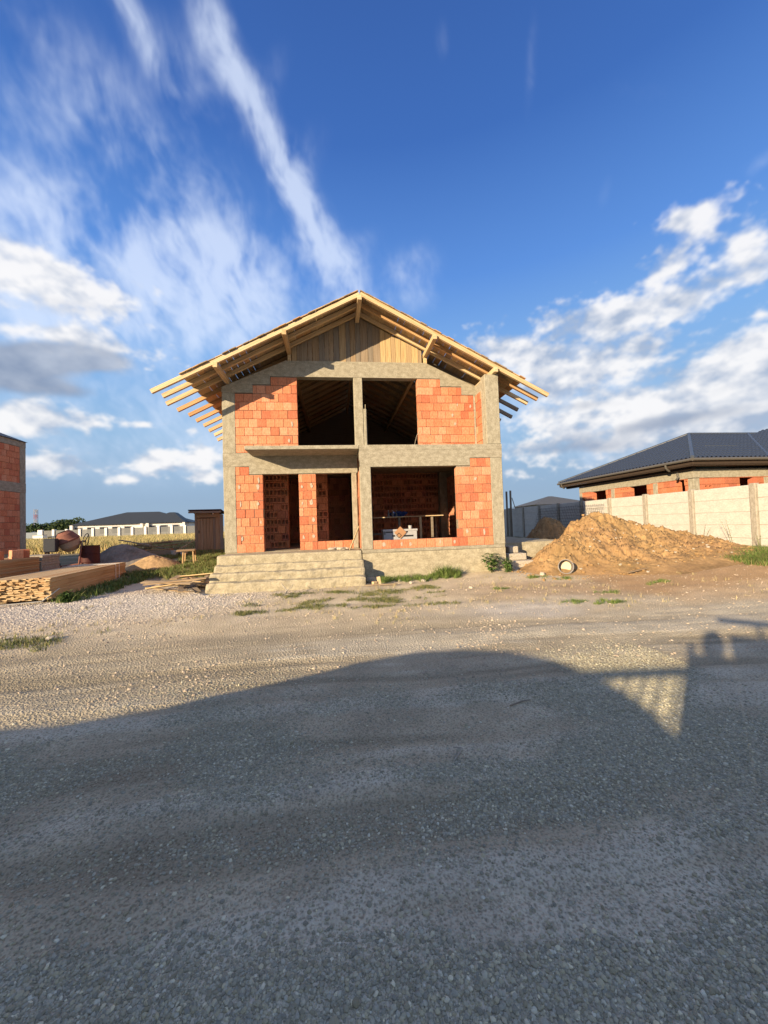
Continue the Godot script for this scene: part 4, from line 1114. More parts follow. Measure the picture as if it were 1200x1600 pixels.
func make_far() -> void:
	var grey := mat("far_roof", Color(0.045, 0.05, 0.05), 0.55, "plain", "", Vector3(0.2, 0.2, 0.2))
	var white := mat("white_render", Color(0.78, 0.76, 0.72), 0.9, "plain", "", Vector3(0.2, 0.2, 0.2))
	var dim := mat("grey_render", Color(0.3, 0.3, 0.3), 0.9, "plain", "", Vector3(0.2, 0.2, 0.2))
	var h := hip_house("far_bungalow", "far white bungalow with wide dark green grey hipped roof behind the field", -42.8, -82.0, 22.5, 14.0, 0.65, 2.75, 5.45, grey, white, 3.2)
	h.rotation.y = 0.12
	# front wing with its own hip, and window openings
	var b := MB.new()
	b.quad(Vector3(2.5, 2.76, 9.0), Vector3(10.5, 2.76, 9.0), Vector3(7.0, 5.1, 3.0), Vector3(6.0, 5.1, 3.0), Vector3(0, 1, 1))
	b.quad(Vector3(2.5, 2.76, 9.0), Vector3(2.5, 2.76, 3.0), Vector3(6.0, 5.1, 0.0), Vector3(6.0, 5.1, 3.0), Vector3(-1, 1, 0))
	b.quad(Vector3(10.5, 2.76, 9.0), Vector3(10.5, 2.76, 3.0), Vector3(7.0, 5.1, 0.0), Vector3(7.0, 5.1, 3.0), Vector3(1, 1, 0))
	part("wing_roof", b.mesh(), grey, h)
	block("wing_wall", Vector3(3.0, -0.3, 6.52), Vector3(10.0, 2.74, 8.5), white, h)
	var gl := mat("dark_glass", Color(0.03, 0.035, 0.045), 0.15, "", "", Vector3.ONE)
	for q in [[-9.6, 6.5], [-7.4, 6.5], [-5.2, 6.5], [-3.0, 6.5], [-0.8, 6.5], [4.2, 8.5], [6.4, 8.5], [8.6, 8.5]]:
		var win := MB.new()
		for sd in [-1.0, 1.0]:
			win.box(Vector3(sd * 0.62, 0, 0.03), Vector3(0.1, 1.4, 0.1))
			win.box(Vector3(0, sd * 0.66, 0.03), Vector3(1.14, 0.1, 0.1))
		var wn := part("window", win.mesh(), dim, h, Transform3D(Basis.IDENTITY, Vector3(q[0], 1.6, q[1])))
		block("pane", Vector3(-0.57, -0.6, 0.0), Vector3(0.57, 0.6, 0.03), gl, wn)
	for x in [-10.6, 1.8, 3.5, 10.2]:
		block("veranda_pillar", Vector3(x - 0.25, 0.0, 6.6 if x < 3 else 8.6), Vector3(x + 0.25, 2.74, 7.0 if x < 3 else 8.95), white, h)
	# its front fence
	var f := thing("garden_fence", "far white pillared fence with dark grey infill panels across the field", "fence", Vector3(-50.0, 0.66, -66.1))
	f.rotation.y = -0.125
	var dark := mat("fence_infill", Color(0.13, 0.14, 0.145), 0.6, "plain", "", Vector3(0.3, 2, 0.3))
	for k in 13:
		var x := -3.0 + k * 2.35
		var wide := 0.85 if k in [0, 12] else 0.42
		block("pillar", Vector3(x - wide / 2, -0.4, -0.2), Vector3(x + wide / 2, 1.95, 0.2), white, f)
		if k == 12: break
		var w2 := 0.85 if k + 1 in [0, 12] else 0.42
		block("base_wall", Vector3(x + wide / 2, -0.4, -0.15), Vector3(x + 2.35 - w2 / 2, 0.32, 0.15), white, f)
		var bb := MB.new()
		for r in 9:
			bb.box(Vector3((wide / 2 + 2.35 - w2 / 2) / 2, 0.41 + r * 0.162, 0), Vector3(2.35 - wide / 2 - w2 / 2, 0.15, 0.04))
		part("infill_panel", bb.mesh(), dark, f, Transform3D(Basis.IDENTITY, Vector3(x, 0, 0)))
	for q in [[-9.0, -3.43], [25.63, 33.0]]:
		block("infill_panel", Vector3(q[0], -0.3, -0.05), Vector3(q[1], 1.55, 0.02), mat("sheet_fence", Color(0.17, 0.21, 0.25), 0.6, "plain", "", Vector3(0.3, 1, 0.3)), f)
	var ct := thing("white_crate", "small white container standing before the far fence", "container", Vector3(-52.0, 0.65, -64.8))
	block("body", Vector3(-0.8, 0.0, -0.5), Vector3(0.8, 1.0, 0.5), white, ct)
	block("lid", Vector3(-0.84, 1.002, -0.54), Vector3(0.84, 1.08, 0.54), dim, ct)
	var g2 := hip_house("far_grey_house", "distant house with low dark grey hipped roof showing over the shaded fence", 32.5, -46.0, 9.0, 9.0, 0.6, 3.0, 4.4, mat("far_roof_grey", Color(0.085, 0.09, 0.095), 0.6, "plain", "", Vector3(0.3, 0.3, 0.3)), dim, 0.3)
	g2.rotation.y = -0.1
	# lattice mast
	var mast := thing("lattice_mast", "thin red and white lattice mast above the distant trees", "mast", Vector3(-96.0, 0.6, -128.0))
	for k in 6:
		var c: Material = mat("mast_red", Color(0.3, 0.1, 0.09), 0.7) if k % 2 == 0 else mat("mast_grey", Color(0.3, 0.28, 0.28), 0.7)
		var bm := MB.new()
		for q in [Vector2(-0.35, -0.35), Vector2(0.35, -0.35), Vector2(0.35, 0.35), Vector2(-0.35, 0.35)]:
			bm.tube([Vector3(q.x, k * 1.6, q.y), Vector3(q.x, k * 1.6 + 1.6, q.y)], [0.06, 0.06], 5)
			bm.tube([Vector3(q.x, k * 1.6, q.y), Vector3(-q.y, k * 1.6 + 1.6, q.x)], [0.05, 0.05], 4)
		part("mast_section", bm.mesh(), c, mast)
	# trees
	var spots := [[-100.0, -112.0, 6.4, 3.6], [-94.5, -111.0, 5.6, 3.4], [-89.0, -112.0, 5.9, 3.7], [-83.0, -111.0, 5.4, 3.2], [-78.0, -112.0, 6.2, 3.6], [-73.0, -110.0, 6.8, 3.4], [-68.5, -111.0, 6.0, 3.1]]
	var ord := ["leftmost", "second from left", "third from left", "middle", "third from right", "second from right", "rightmost"]
	for k in spots.size():
		var s: Array = spots[k]
		tree(Vector3(s[0], 0.6, s[1]), s[2] * 0.82, s[3] * 1.15, ord[k] + " bushy green tree in the distant row behind the field", 500 + k)

func leaf_quads(b: MB, ctr: Vector3, rad: Vector3, count: int, size: float, r: RandomNumberGenerator, tones: Array) -> void:
	for k in count:
		var d := Vector3(r.randfn(), r.randfn(), r.randfn()).normalized() * pow(r.randf(), 0.33)
		var p := ctr + d * rad
		var x := Vector3(r.randfn(), r.randfn(), r.randfn()).normalized()
		var y := x.cross(Vector3(r.randfn(), r.randfn(), r.randfn())).normalized()
		var s := size * r.randf_range(0.6, 1.3)
		b.col = tones[r.randi() % tones.size()]
		b.quad(p - x * s, p + y * s * 0.45, p + x * s, p - y * s * 0.45, Vector3.UP + d)

func leaf_mat() -> StandardMaterial3D:
	var m := vcol_mat("foliage", 0.75)
	m.cull_mode = BaseMaterial3D.CULL_DISABLED
	m.backlight_enabled = true
	m.backlight = Color(0.1, 0.14, 0.04)
	return m

func tree(at: Vector3, height: float, rad: float, label: String, seed_: int) -> void:
	var r := RandomNumberGenerator.new()
	r.seed = seed_
	var t := thing("tree", label, "tree", at, 0.0, "distant row of trees")
	var b := MB.new()
	b.tube([Vector3(0, -0.3, 0), Vector3(0.1, height * 0.3, 0), Vector3(0, height * 0.75, 0.1)], [0.22, 0.16, 0.05], 7)
	for k in 5:
		var a := r.randf() * TAU
		b.tube([Vector3(0.05, height * r.randf_range(0.25, 0.5), 0), Vector3(cos(a), 0, sin(a)) * rad * 0.6 + Vector3(0, height * r.randf_range(0.5, 0.8), 0)], [0.1, 0.03], 5)
	part("trunk", b.mesh(), mat("bark", Color(0.1, 0.075, 0.05), 0.95), t)
	b = MB.new()
	b.use_col = true
	var tones := [Color(0.035, 0.06, 0.018), Color(0.045, 0.075, 0.022), Color(0.06, 0.085, 0.028), Color(0.028, 0.05, 0.016)]
	for k in 13:
		var a := r.randf() * TAU
		var q := r.randf_range(0.1, 0.75) * rad
		leaf_quads(b, Vector3(cos(a) * q, height * r.randf_range(0.15, 0.85), sin(a) * q), Vector3(1, 0.75, 1) * rad * r.randf_range(0.32, 0.5), 260, 0.3, r, tones)
	part("crown", b.mesh(), leaf_mat(), t)

# ---------------------------------------------------------------- things on the plot
func plank_stack(label: String, at: Vector3, turn: float, cols: int, rows: int, length: float, w: float, th: float, tones: Array, straps: bool, end_jitter: float) -> Node3D:
	var t := thing("lumber_bundle", label, "lumber", at, turn)
	for z in [-length * 0.12, -length * 0.85]:
		part("bearer", bx(Vector3(cols * w * 1.02, 0.07, 0.09), 0.004), wood_old[1], t, Transform3D(Basis.IDENTITY, Vector3(-cols * w * 0.5, 0.035, z)))
	for r in rows:
		var x := rr(-0.012, 0.012)
		for c in cols:
			var ww := w * rr(0.86, 1.0)
			var l := length + rr(-end_jitter, end_jitter) * 0.6
			part("plank", bx(Vector3(snappedf(l, 0.04), th - 0.003, ww - 0.004), 0.002), tones[rng.randi() % tones.size()], t, Transform3D(Basis(Vector3.UP, PI / 2 + rr(-0.004, 0.004)), Vector3(x - ww * 0.5, 0.072 + th * (r + 0.5) + rr(0.0, 0.002), -length * 0.5 + rr(-end_jitter, end_jitter))))
			x -= ww + rr(0.0, 0.006)
	if straps:
		var b := MB.new()
		var hh := 0.072 + rows * th
		for z in [-length * 0.86, -length * 0.8]:
			b.box(Vector3(0.028, hh * 0.55, z), Vector3(0.006, hh * 0.9, 0.025))
			b.box(Vector3(-cols * w * 0.5, hh + 0.012, z), Vector3(cols * w + 0.06, 0.006, 0.025))
		part("strap", b.mesh(), mat("white_strap", Color(0.7, 0.7, 0.68), 0.5), t)
	return t

func make_yard() -> void:
	# lumber
	var pale: Array = [wood_fresh[0], wood_fresh[3], wood_fresh[1], wood_fresh[0], wood_fresh[2]]
	plank_stack("strapped bundle of pale fresh sawn planks with sunlit ends at the left", Vector3(-7.22, gy(-7.3, 0.4) - 0.01, 0.85), 0.11, 11, 19, 4.2, 0.125, 0.026, pale, true, 0.06)
	plank_stack("darker stack of brown boards behind the pale plank bundle", Vector3(-9.5, gy(-9.5, -1) - 0.02, 0.83), 0.0, 8, 31, 3.0, 0.13, 0.027, [wood_fresh[2], wood_fresh[4], wood_old[3], wood_old[5]], false, 0.02)
	var strip := thing("white_batten", "long white batten lying on the ground under the plank ends", "batten", Vector3.ZERO)
	beam_between("batten", Vector3(-8.4, 0.06, 1.45), Vector3(-7.35, 0.05, 0.95), 0.035, 0.02, mats["fence_panel"], strip)
	beam_between("batten_end", Vector3(-7.345, 0.05, 0.945), Vector3(-7.12, 0.3, 0.72), 0.03, 0.02, mats["fence_panel"], strip)
	var gs := thing("block_pallet", "grey stack of concrete slabs on a pallet beside the brown boards", "slab stack", Vector3(-9.5, gy(-9.5, -2.65) - 0.01, -2.65), 0.03)
	for k in 10:
		part("slab", bx(Vector3(0.9 + rr(-0.03, 0.03), 0.075, 0.8), 0.006), mats["fence_post"], gs, Transform3D(Basis(Vector3.UP, rr(-0.02, 0.02)), Vector3(-0.45, 0.12 + k * 0.078, 0.0)))
	for x in [-0.8, -0.45, -0.1]:
		part("pallet_runner", bx(Vector3(0.09, 0.08, 0.8), 0.004), wood_old[1], gs, Transform3D(Basis.IDENTITY, Vector3(x, 0.04, 0)))
	for q in [[-9.75, 0.87, -0.95, 0], [-10.0, 0.87, -0.85, 1], [-9.7, 0.87, -1.85, 2], [-9.68, 0.87, -1.55, 3]]:
		var o := part("clay_block", bx(Vector3(0.25, 0.238, 0.25), 0.006), brick_mats[q[3] * 2], self, Transform3D(Basis(Vector3.UP, 0.3 * q[3]), Vector3(q[0], gy(-9.5, -1) - 0.02 + 0.072 + 31 * 0.027 + 0.121, q[2])))
		tag(o, ["orange clay block on the brown board stack, second from left", "orange clay block on the brown board stack, leftmost", "orange clay block on the brown board stack, second from right", "orange clay block on the brown board stack, rightmost"][q[3]], "brick", "loose blocks on the boards")
	# concrete mixer
	var mx := thing("concrete_mixer", "tilted drum concrete mixer with faded red drum and dark motor box", "mixer", Vector3(-10.15, gy(-10.15, -4.3), -4.3), 0.2)

	var red := mat("mixer_red", Color(0.22, 0.1, 0.08), 0.8, "concrete", "", Vector3(3, 3, 3))
	var cem := mat("mixer_cement", Color(0.42, 0.33, 0.27), 0.9, "concrete", "", Vector3(3, 3, 3))
	var steel := mat("dark_steel", Color(0.045, 0.05, 0.06), 0.55, "plain", "", Vector3(2, 2, 2), true, 0.2)
	var D := Transform3D(Basis(Vector3.BACK, 0.35) * Basis(Vector3.RIGHT, 0.25), Vector3(0.1, 1.12, 0))
	D.basis = D.basis.scaled(Vector3.ONE * 0.85)
	var b := MB.new()
	b.lathe([Vector2(0.0, -0.42), Vector2(0.2, -0.42), Vector2(0.36, -0.24), Vector2(0.4, -0.05), Vector2(0.41, 0.05)], D, 24)
	part("drum_bowl", b.mesh(), cem, mx)
	b = MB.new()
	b.lathe([Vector2(0.43, 0.0), Vector2(0.43, 0.06), Vector2(0.4, 0.1), Vector2(0.3, 0.32), Vector2(0.2, 0.42), Vector2(0.18, 0.42), Vector2(0.2, 0.38), Vector2(0.28, 0.3)], D, 24)
	part("drum_cone", b.mesh(), red, mx)
	b = MB.new()
	b.cbox(Vector3(-0.2, 1.0, 0.48), Vector3(0.36, 0.46, 0.24), 0.03)
	part("motor_box", b.mesh(), steel, mx)
	b = MB.new()
	var ring := []
	var rads := []
	for k in 25:
		ring.append(Vector3(0.62 + 0.05 * sin(TAU * k / 24), 1.1 + 0.26 * sin(TAU * k / 24), 0.26 * cos(TAU * k / 24)))
		rads.append(0.014)
	b.tube(ring, rads, 6, false)
	for k in 3:
		b.tube([Vector3(0.62, 1.1, 0), ring[k * 8]], [0.012, 0.012], 5)
	part("tilt_wheel", b.mesh(), steel, mx)
	b = MB.new()
	b.tube([Vector3(-0.55, 0.95, 0), Vector3(0.62, 1.1, 0)], [0.03, 0.03], 8)
	b.tube([Vector3(-0.5, 0.95, 0), Vector3(-0.5, 0.2, 0.35)], [0.03, 0.03], 8)
	b.tube([Vector3(-0.5, 0.95, 0), Vector3(-0.5, 0.2, -0.35)], [0.03, 0.03], 8)
	b.tube([Vector3(0.5, 1.05, 0), Vector3(0.5, 0.0, 0.35)], [0.03, 0.03], 8)
	b.tube([Vector3(0.5, 1.05, 0), Vector3(0.5, 0.0, -0.35)], [0.03, 0.03], 8)
	b.tube([Vector3(-0.5, 0.2, 0.0), Vector3(0.5, 0.3, 0.0)], [0.03, 0.03], 8)
	part("frame", b.mesh(), red, mx)
	for z in [-0.4, 0.4]:
		b = MB.new()
		b.lathe([Vector2(0.05, -0.05), Vector2(0.2, -0.05), Vector2(0.23, -0.02), Vector2(0.23, 0.02), Vector2(0.2, 0.05), Vector2(0.05, 0.05)], Transform3D(Basis(Vector3.RIGHT, PI / 2), Vector3(-0.5, 0.23, z)), 20)
		var wl := part("wheel", b.mesh(), steel, mx)
		b = MB.new()
		b.lathe([Vector2(0.0, -0.06), Vector2(0.1, -0.055), Vector2(0.12, 0.0), Vector2(0.1, 0.055), Vector2(0.0, 0.06)], Transform3D(Basis(Vector3.RIGHT, PI / 2), Vector3(-0.5, 0.23, z)), 16)
		part("hub", b.mesh(), red, wl)
	# red drum
	var dr := thing("steel_barrel", "open dark red steel barrel between the mixer and the grey sand pile", "barrel", Vector3(-9.55, gy(-9.55, -4.7), -4.7))
	var mar := mat("maroon_paint", Color(0.075, 0.02, 0.02), 0.6, "concrete", "", Vector3(3, 3, 3))
	b = MB.new()
	b.lathe([Vector2(0.27, 0.0), Vector2(0.29, 0.01), Vector2(0.29, 0.3), Vector2(0.305, 0.31), Vector2(0.29, 0.32), Vector2(0.29, 0.6), Vector2(0.305, 0.61), Vector2(0.29, 0.62), Vector2(0.29, 0.89), Vector2(0.3, 0.9), Vector2(0.28, 0.9), Vector2(0.275, 0.3), Vector2(0.0, 0.3)], Transform3D.IDENTITY, 28)
	part("shell", b.mesh(), mar, dr)
	# sand heaps
	heap("sand_pile", "grey sand pile in the shade behind the plank bundle", "sand pile", Vector3(-8.9, 0, -6.2), 2.2, 1.9, [[-0.25, 0.0, 0.6, 0.9], [0.7, 0.3, 0.22, 0.8], [-0.7, 0.2, 0.2, 0.6]], Color(0.23, 0.215, 0.19), 0.05, 61)
	heap("sand_pile", "small heap of yellow sand at the foot of the grey pile", "sand pile", Vector3(-7.7, 0, -4.9), 1.5, 1.2, [[0.0, 0.0, 0.34, 0.55], [0.6, -0.1, 0.2, 0.5]], Color(0.46, 0.33, 0.18), 0.07, 62)
	heap("soil_heap", "big heap of orange brown soil before the pale concrete fence", "soil heap", Vector3(7.6, 0, -0.7), 5.4, 4.3, [[3.3, 0.4, 0.14, 1.3], [-0.3, 1.9, 0.13, 1.1], [1.6, 1.7, 0.15, 1.3], [2.6, 1.2, 0.1, 1.2], [-2.6, 1.3, 0.1, 0.7], [0.35, -0.6, 0.18, 0.3], [-1.1, 0.1, -0.2, 0.3], [-0.05, -0.55, 1.04, 1.0], [-0.6, -0.5, 0.35, 0.6], [-1.5, 0.6, 0.62, 0.75], [-0.5, 0.8, 0.45, 0.9], [0.9, -0.2, 0.5, 0.8], [1.7, -0.1, 0.42, 0.9], [2.6, 0.0, 0.22, 1.0], [-2.1, 0.9, 0.3, 0.6], [0.8, 1.2, 0.2, 1.0]], Color(0.335, 0.22, 0.11), 0.2, 63)
	heap("soil_heap", "dark brown soil heap in the house shadow near the fence", "soil heap", Vector3(9.1, 0, -6.4), 2.6, 2.2, [[0.3, 0.0, 1.0, 0.85], [-0.5, 0.2, 0.65, 0.7]], Color(0.335, 0.22, 0.11), 0.16, 64)
	for q in [["63", 7.6, -0.7, 3.6, 2.6, 2600, Color(0.335, 0.22, 0.11), "loose clods over the orange soil heap"], ["64", 9.1, -6.4, 2.0, 1.7, 700, Color(0.335, 0.22, 0.11), "loose clods over the dark soil heap"]]:
		var mm := MultiMesh.new()
		mm.transform_format = MultiMesh.TRANSFORM_3D
		mm.use_colors = true
		mm.mesh = pebble_mesh(66)
		mm.instance_count = q[5]
		for k in q[5]:
			var x: float = q[1] + rr(-q[3], q[3])
			var z: float = q[2] + rr(-q[4], q[4])
			var sz := 0.01 * pow(6.0, pow(rng.randf(), 2.5))
			var tn := rr(0.8, 1.2)
			mm.set_instance_transform(k, Transform3D(Basis(Vector3.UP, rr(0, TAU)).scaled(Vector3.ONE * sz), Vector3(x, maxf(heap_at(q[0], x, z), gy(x, z)) + sz * 0.2, z)))
			mm.set_instance_color(k, Color(q[6].r * tn, q[6].g * tn, q[6].b * tn))
		var cl := MultiMeshInstance3D.new()
		cl.name = "soil_clods"
		cl.multimesh = mm
		cl.material_override = vcol_mat("soil", 0.97, "dirt", "n_speck", Vector3(1.6, 1.6, 1.6), 1.0)
		add_child(cl, true)
		tag(cl, q[7], "soil", "", "stuff")
	# bits on the big heap
	for k in 60:
		var x := rr(5.6, 9.6)
		var z := rr(-0.6, 1.9)
		var o := part("rubble_chip", pebble_mesh(70 + k % 4), mats["mortar_pale"] if k % 3 else mats["concrete"], soil_chips(), Transform3D(Basis(Vector3.UP, rr(0, TAU)).scaled(Vector3.ONE * rr(0.015, 0.045)), Vector3(x, heap_top(x, z) + 0.01, z)))
	# scrap wood beside the steps
	var sc := thing("scrap_wood_pile", "heap of broken weathered boards beside the left end of the steps", "scrap wood", Vector3(-4.6, 0, 0.0))
	for k in 17:
		var g := 0.03 + 0.035 * (k / 2)
		var a := rr(-0.5, 0.9) + 2.2
		var l := rr(0.7, 1.7)
		var c := Vector3(rr(-0.55, 0.35), 0, rr(-1.1, 0.7))
		c.y = gy(-4.6 + c.x, c.z) + g
		part("board", bx(Vector3(snappedf(l, 0.1), 0.025, rr(0.1, 0.18)), 0.003), [wood_old[1], wood_old[4], wood_old[3], wood_old[0], wood_old[5]][k % 5], sc, Transform3D(Basis(Vector3.UP, a) * Basis(Vector3.BACK, rr(-0.14, 0.14)) * Basis(Vector3.RIGHT, rr(-0.25, 0.25)), c))
	# board pile in the yard
	var wp := thing("board_pile", "loose dark boards heaped behind the grey sand pile", "scrap wood", Vector3(-9.4, gy(-9.4, -9.4), -9.4))
	for k in 20:
		part("board", bx(Vector3(snappedf(rr(1.4, 2.6), 0.2), 0.03, rr(0.12, 0.2)), 0.003), wood_old[k % 5] if k % 4 else wood_fresh[4], wp, Transform3D(Basis(Vector3.UP, rr(-0.5, 0.5)) * Basis(Vector3.BACK, rr(-0.22, 0.22)), Vector3(rr(-1.0, 1.0), 0.05 + 0.033 * k, rr(-0.5, 0.5))))
	part("trough_board", bx(Vector3(1.3, 0.25, 0.03), 0.004), wood_old[0], wp, Transform3D(Basis(Vector3.UP, 0.05), Vector3(0.9, 0.16, 1.0)))
	beam_between("leaning_board", Vector3(1.2, 0.05, 1.3), Vector3(2.2, 0.75, 0.9), 0.1, 0.03, wood_old[3], wp)
	# buckets
	var wh := mat("white_plastic", Color(0.55, 0.55, 0.53), 0.6, "concrete", "", Vector3(4, 4, 4))
	for q in [[-8.0, -8.2, 0], [-7.6, -8.15, 1]]:
		var bk := thing("bucket", ["left", "right"][q[2]] + " of the two white buckets standing in the yard by the shed", "bucket", Vector3(q[0], gy(q[0], q[1]) - 0.01, q[1]), 0.0, "white buckets in the yard")
		bucket_shell(bk, wh, mat("dark_mortar", Color(0.15, 0.14, 0.13), 0.9))
	# saw bench
	var sb := thing("saw_bench", "small wooden stand with two thin pale legs in the yard", "stand", Vector3(-6.3, gy(-6.3, -5.0), -5.0), 0.15)
	for x in [-0.17, 0.17]:
		beam_between("leg", Vector3(x * 1.15, -0.02, 0.0), Vector3(x, 0.52, 0.0), 0.045, 0.045, wood_fresh[1], sb)
		beam_between("leg", Vector3(x * 1.15, -0.02, -0.4), Vector3(x, 0.52, -0.4), 0.045, 0.045, wood_fresh[1], sb)
	part("top", bx(Vector3(0.62, 0.06, 0.55), 0.004), wood_old[4], sb, Transform3D(Basis(Vector3.UP, 0.1), Vector3(-0.1, 0.552, -0.2)))
	make_shed()
	# bucket by the soil heap
	var pb := thing("bucket", "grey bucket lying on its side in front of the soil heap", "bucket", Vector3(5.37, gy(5.37, 0.95) + 0.165, 0.9))
	pb.rotation = Vector3(PI / 2 - 0.12, 0, 0)
	pb.rotation.y = -0.5
	bucket_shell(pb, mat("grey_plastic", Color(0.27, 0.26, 0.27), 0.6, "concrete", "", Vector3(4, 4, 4)), mat("dried_cement", Color(0.62, 0.57, 0.45), 0.9, "concrete", "", Vector3(5, 5, 5)), 0.185, 0.34)
	# stepping blocks up to the terrace
	var st := thing("block_stair", "three stacked pale concrete blocks stepping up beside the house corner", "blocks", Vector3(4.56, 0, -0.4))
	block("block_course", Vector3(-0.42, -0.1, -0.46), Vector3(0.42, 0.345, 0.45), mats["mortar_pale"], st, 0.02)
	block("block_course", Vector3(-0.30, 0.347, -0.46), Vector3(0.29, 0.54, 0.22), mats["mortar_pale"], st, 0.02)
	block("block_course", Vector3(-0.14, 0.542, -0.46), Vector3(0.15, 0.735, 0.0), mats["mortar_pale"], st, 0.02)
	# thin dark planks lying before the heap
	for q in [[6.35, 1.95, 6.95, 1.85, 0], [7.0, 1.8, 7.6, 1.75, 1]]:
		var o := beam_between("thin_plank", Vector3(q[0], gy(q[0], q[1]) + 0.09, q[1]), Vector3(q[2], gy(q[2], q[3]) + 0.1, q[3]), 0.06, 0.02, wood_old[4], self)
		tag(o, ["left", "right"][q[4]] + " of two thin dark laths lying at the foot of the soil heap", "lath", "laths by the soil heap")
	# odds and ends round the steps
	var lp := beam_between("leaning_lath", Vector3(-0.33, FL, -0.28), Vector3(-0.06, FL + 0.66, -0.08), 0.05, 0.02, wood_fresh[3], self)
	tag(lp, "pale lath leaning on the concrete column on the porch", "lath")
	var rag := thing("plaster_lump", "crumpled pale lump of plaster lying on the porch under the window", "rubble", Vector3(-0.62, FL, -0.45))
	for k in 6:
		part("chunk", pebble_mesh(90 + k), mats["mortar_pale"], rag, Transform3D(Basis(Vector3.UP, k).scaled(Vector3(0.11, 0.07, 0.09) * rr(0.7, 1.2)), Vector3(-0.22 + k * 0.09, 0.035, rr(-0.06, 0.06))))
	var st2 := beam_between("stick", Vector3(-0.02, 0.012, 1.0) + Vector3(0, 0.02, 0), Vector3(0.75, 0.05, 1.15), 0.05, 0.03, wood_old[0], self)
	tag(st2, "short grey board end lying at the right end of the steps", "board")
	var wb := thing("wood_offcut", "pale yellow wood offcut standing at the right end of the steps", "offcut", Vector3(0.34, gy(0.34, 0.85), 0.85))
	part("offcut_piece", bx(Vector3(0.09, 0.22, 0.07), 0.006), wood_fresh[3], wb, Transform3D(Basis(Vector3.BACK, 0.15), Vector3(0, 0.1, 0)))
	part("offcut_piece", bx(Vector3(0.12, 0.1, 0.09), 0.006), wood_fresh[0], wb, Transform3D(Basis(Vector3.UP, 0.5), Vector3(-0.12, 0.05, 0.05)))
	for q in [[0.18, 0.3, 0.14, 0], [1.15, 0.95, 0.06, 1], [1.5, 0.75, 0.07, 2], [0.95, 0.35, 0.05, 3], [4.6, 1.1, 0.08, 4], [5.1, 0.85, 0.09, 5], [6.9, 1.95, 0.06, 6], [-4.9, 4.4, 0.06, 7], [-5.9, 1.9, 0.05, 8], [2.3, 2.1, 0.05, 9], [9.4, 4.6, 0.09, 10]]:
		var o := part("stone", pebble_mesh(110 + q[3]), mats["mortar_pale"] if q[3] else mats["fence_post"], self, Transform3D(Basis(Vector3.UP, q[0]).scaled(Vector3.ONE * q[2] * 1.1), Vector3(q[0], gy(q[0], q[1]) + q[2] * 0.4, q[1])))
		tag(o, ["grey boulder in the shaded corner between steps and plinth", "pale stone before the plinth, left of the pair", "pale stone before the plinth, right of the pair", "small pale stone in the grass under the plinth", "flat pale stone before the house corner", "pale stone at the foot of the stacked blocks", "white stone at the foot of the soil heap", "lone pale stone on the sunlit ground far left", "pale stone on the crushed stone left of the steps", "small pale stone on the bare ground before the plinth", "flat pale stone at the right edge of the plot"][q[3]], "stone")
	var br := thing("dry_branch", "grey dry branch lying before the steps", "branch", Vector3(-1.9, gy(-1.9, 1.6), 1.6))
	b = MB.new()
	b.tube([Vector3(0, 0.0, 0.15), Vector3(0.05, 0.1, 0), Vector3(-0.05, 0.2, -0.1), Vector3(-0.1, 0.26, -0.2)], [0.02, 0.018, 0.012, 0.006], 6)
	b.tube([Vector3(0.05, 0.1, 0), Vector3(0.16, 0.19, 0.02), Vector3(0.2, 0.27, 0.0)], [0.014, 0.01, 0.005], 6)
	b.tube([Vector3(0.02, 0.03, 0.1), Vector3(0.2, 0.02, 0.2), Vector3(0.3, 0.03, 0.1)], [0.014, 0.01, 0.006], 6)
	part("limb", b.mesh(), mats["fence_post"], br)
	var tw := thing("twig", "thin bent twig lying on the shaded road", "twig", Vector3(0.03, gy(0.03, 8.2) + 0.008, 8.2))
	b = MB.new()
	b.tube([Vector3(-0.06, 0, 0.08), Vector3(0.01, 0.004, 0.0), Vector3(0.03, 0.012, -0.03), Vector3(-0.02, 0.006, -0.06)], [0.005, 0.006, 0.005, 0.003], 6)
	part("limb", b.mesh(), mats["fence_post"], tw)
	var tw2 := thing("twig", "straight thin twig on the shaded road right of centre", "twig", Vector3(0.75, gy(0.75, 7.6) + 0.006, 7.6))
	b = MB.new()
	b.tube([Vector3(-0.1, 0, 0.04), Vector3(0.02, 0.006, 0.0), Vector3(0.1, 0.002, -0.02)], [0.005, 0.006, 0.003], 6)
	part("limb", b.mesh(), wood_old[2], tw2)

var chips: Node3D
func soil_chips() -> Node3D:
	if chips == null:
		chips = thing("rubble_chips", "white rubble chips strewn over the front of the soil heap", "rubble")
	return chips

func bucket_shell(t: Node3D, shell: Material, fill: Material, r := 0.16, hh := 0.27) -> void:
	var b := MB.new()
	b.lathe([Vector2(0.0, 0.0), Vector2(r * 0.8, 0.0), Vector2(r * 0.98, hh - 0.04), Vector2(r * 1.03, hh - 0.035), Vector2(r * 1.03, hh), Vector2(r * 0.95, hh), Vector2(r * 0.8, 0.1), Vector2(0, 0.1)], Transform3D.IDENTITY, 24)
	part("shell", b.mesh(), shell, t)
	b = MB.new()
	b.lathe([Vector2(r * 0.8, 0.1), Vector2(r * 0.75, 0.135), Vector2(0.0, 0.14)], Transform3D.IDENTITY, 24)
	part("dried_fill", b.mesh(), fill, t)
	b = MB.new()
	var pts := []
	var rad := []
	for k in 13:
		var a := PI * k / 12.0
		pts.append(Vector3(cos(a) * r * 1.05, hh - 0.05 + sin(a) * 0.02, sin(a) * r * 1.12))
		rad.append(0.004)
	b.tube(pts, rad, 5)
	part("handle", b.mesh(), mats["fence_post"], t)

var heap_fn := {}
func heap_top(x: float, z: float) -> float:
	return heap_at("63", x, z)

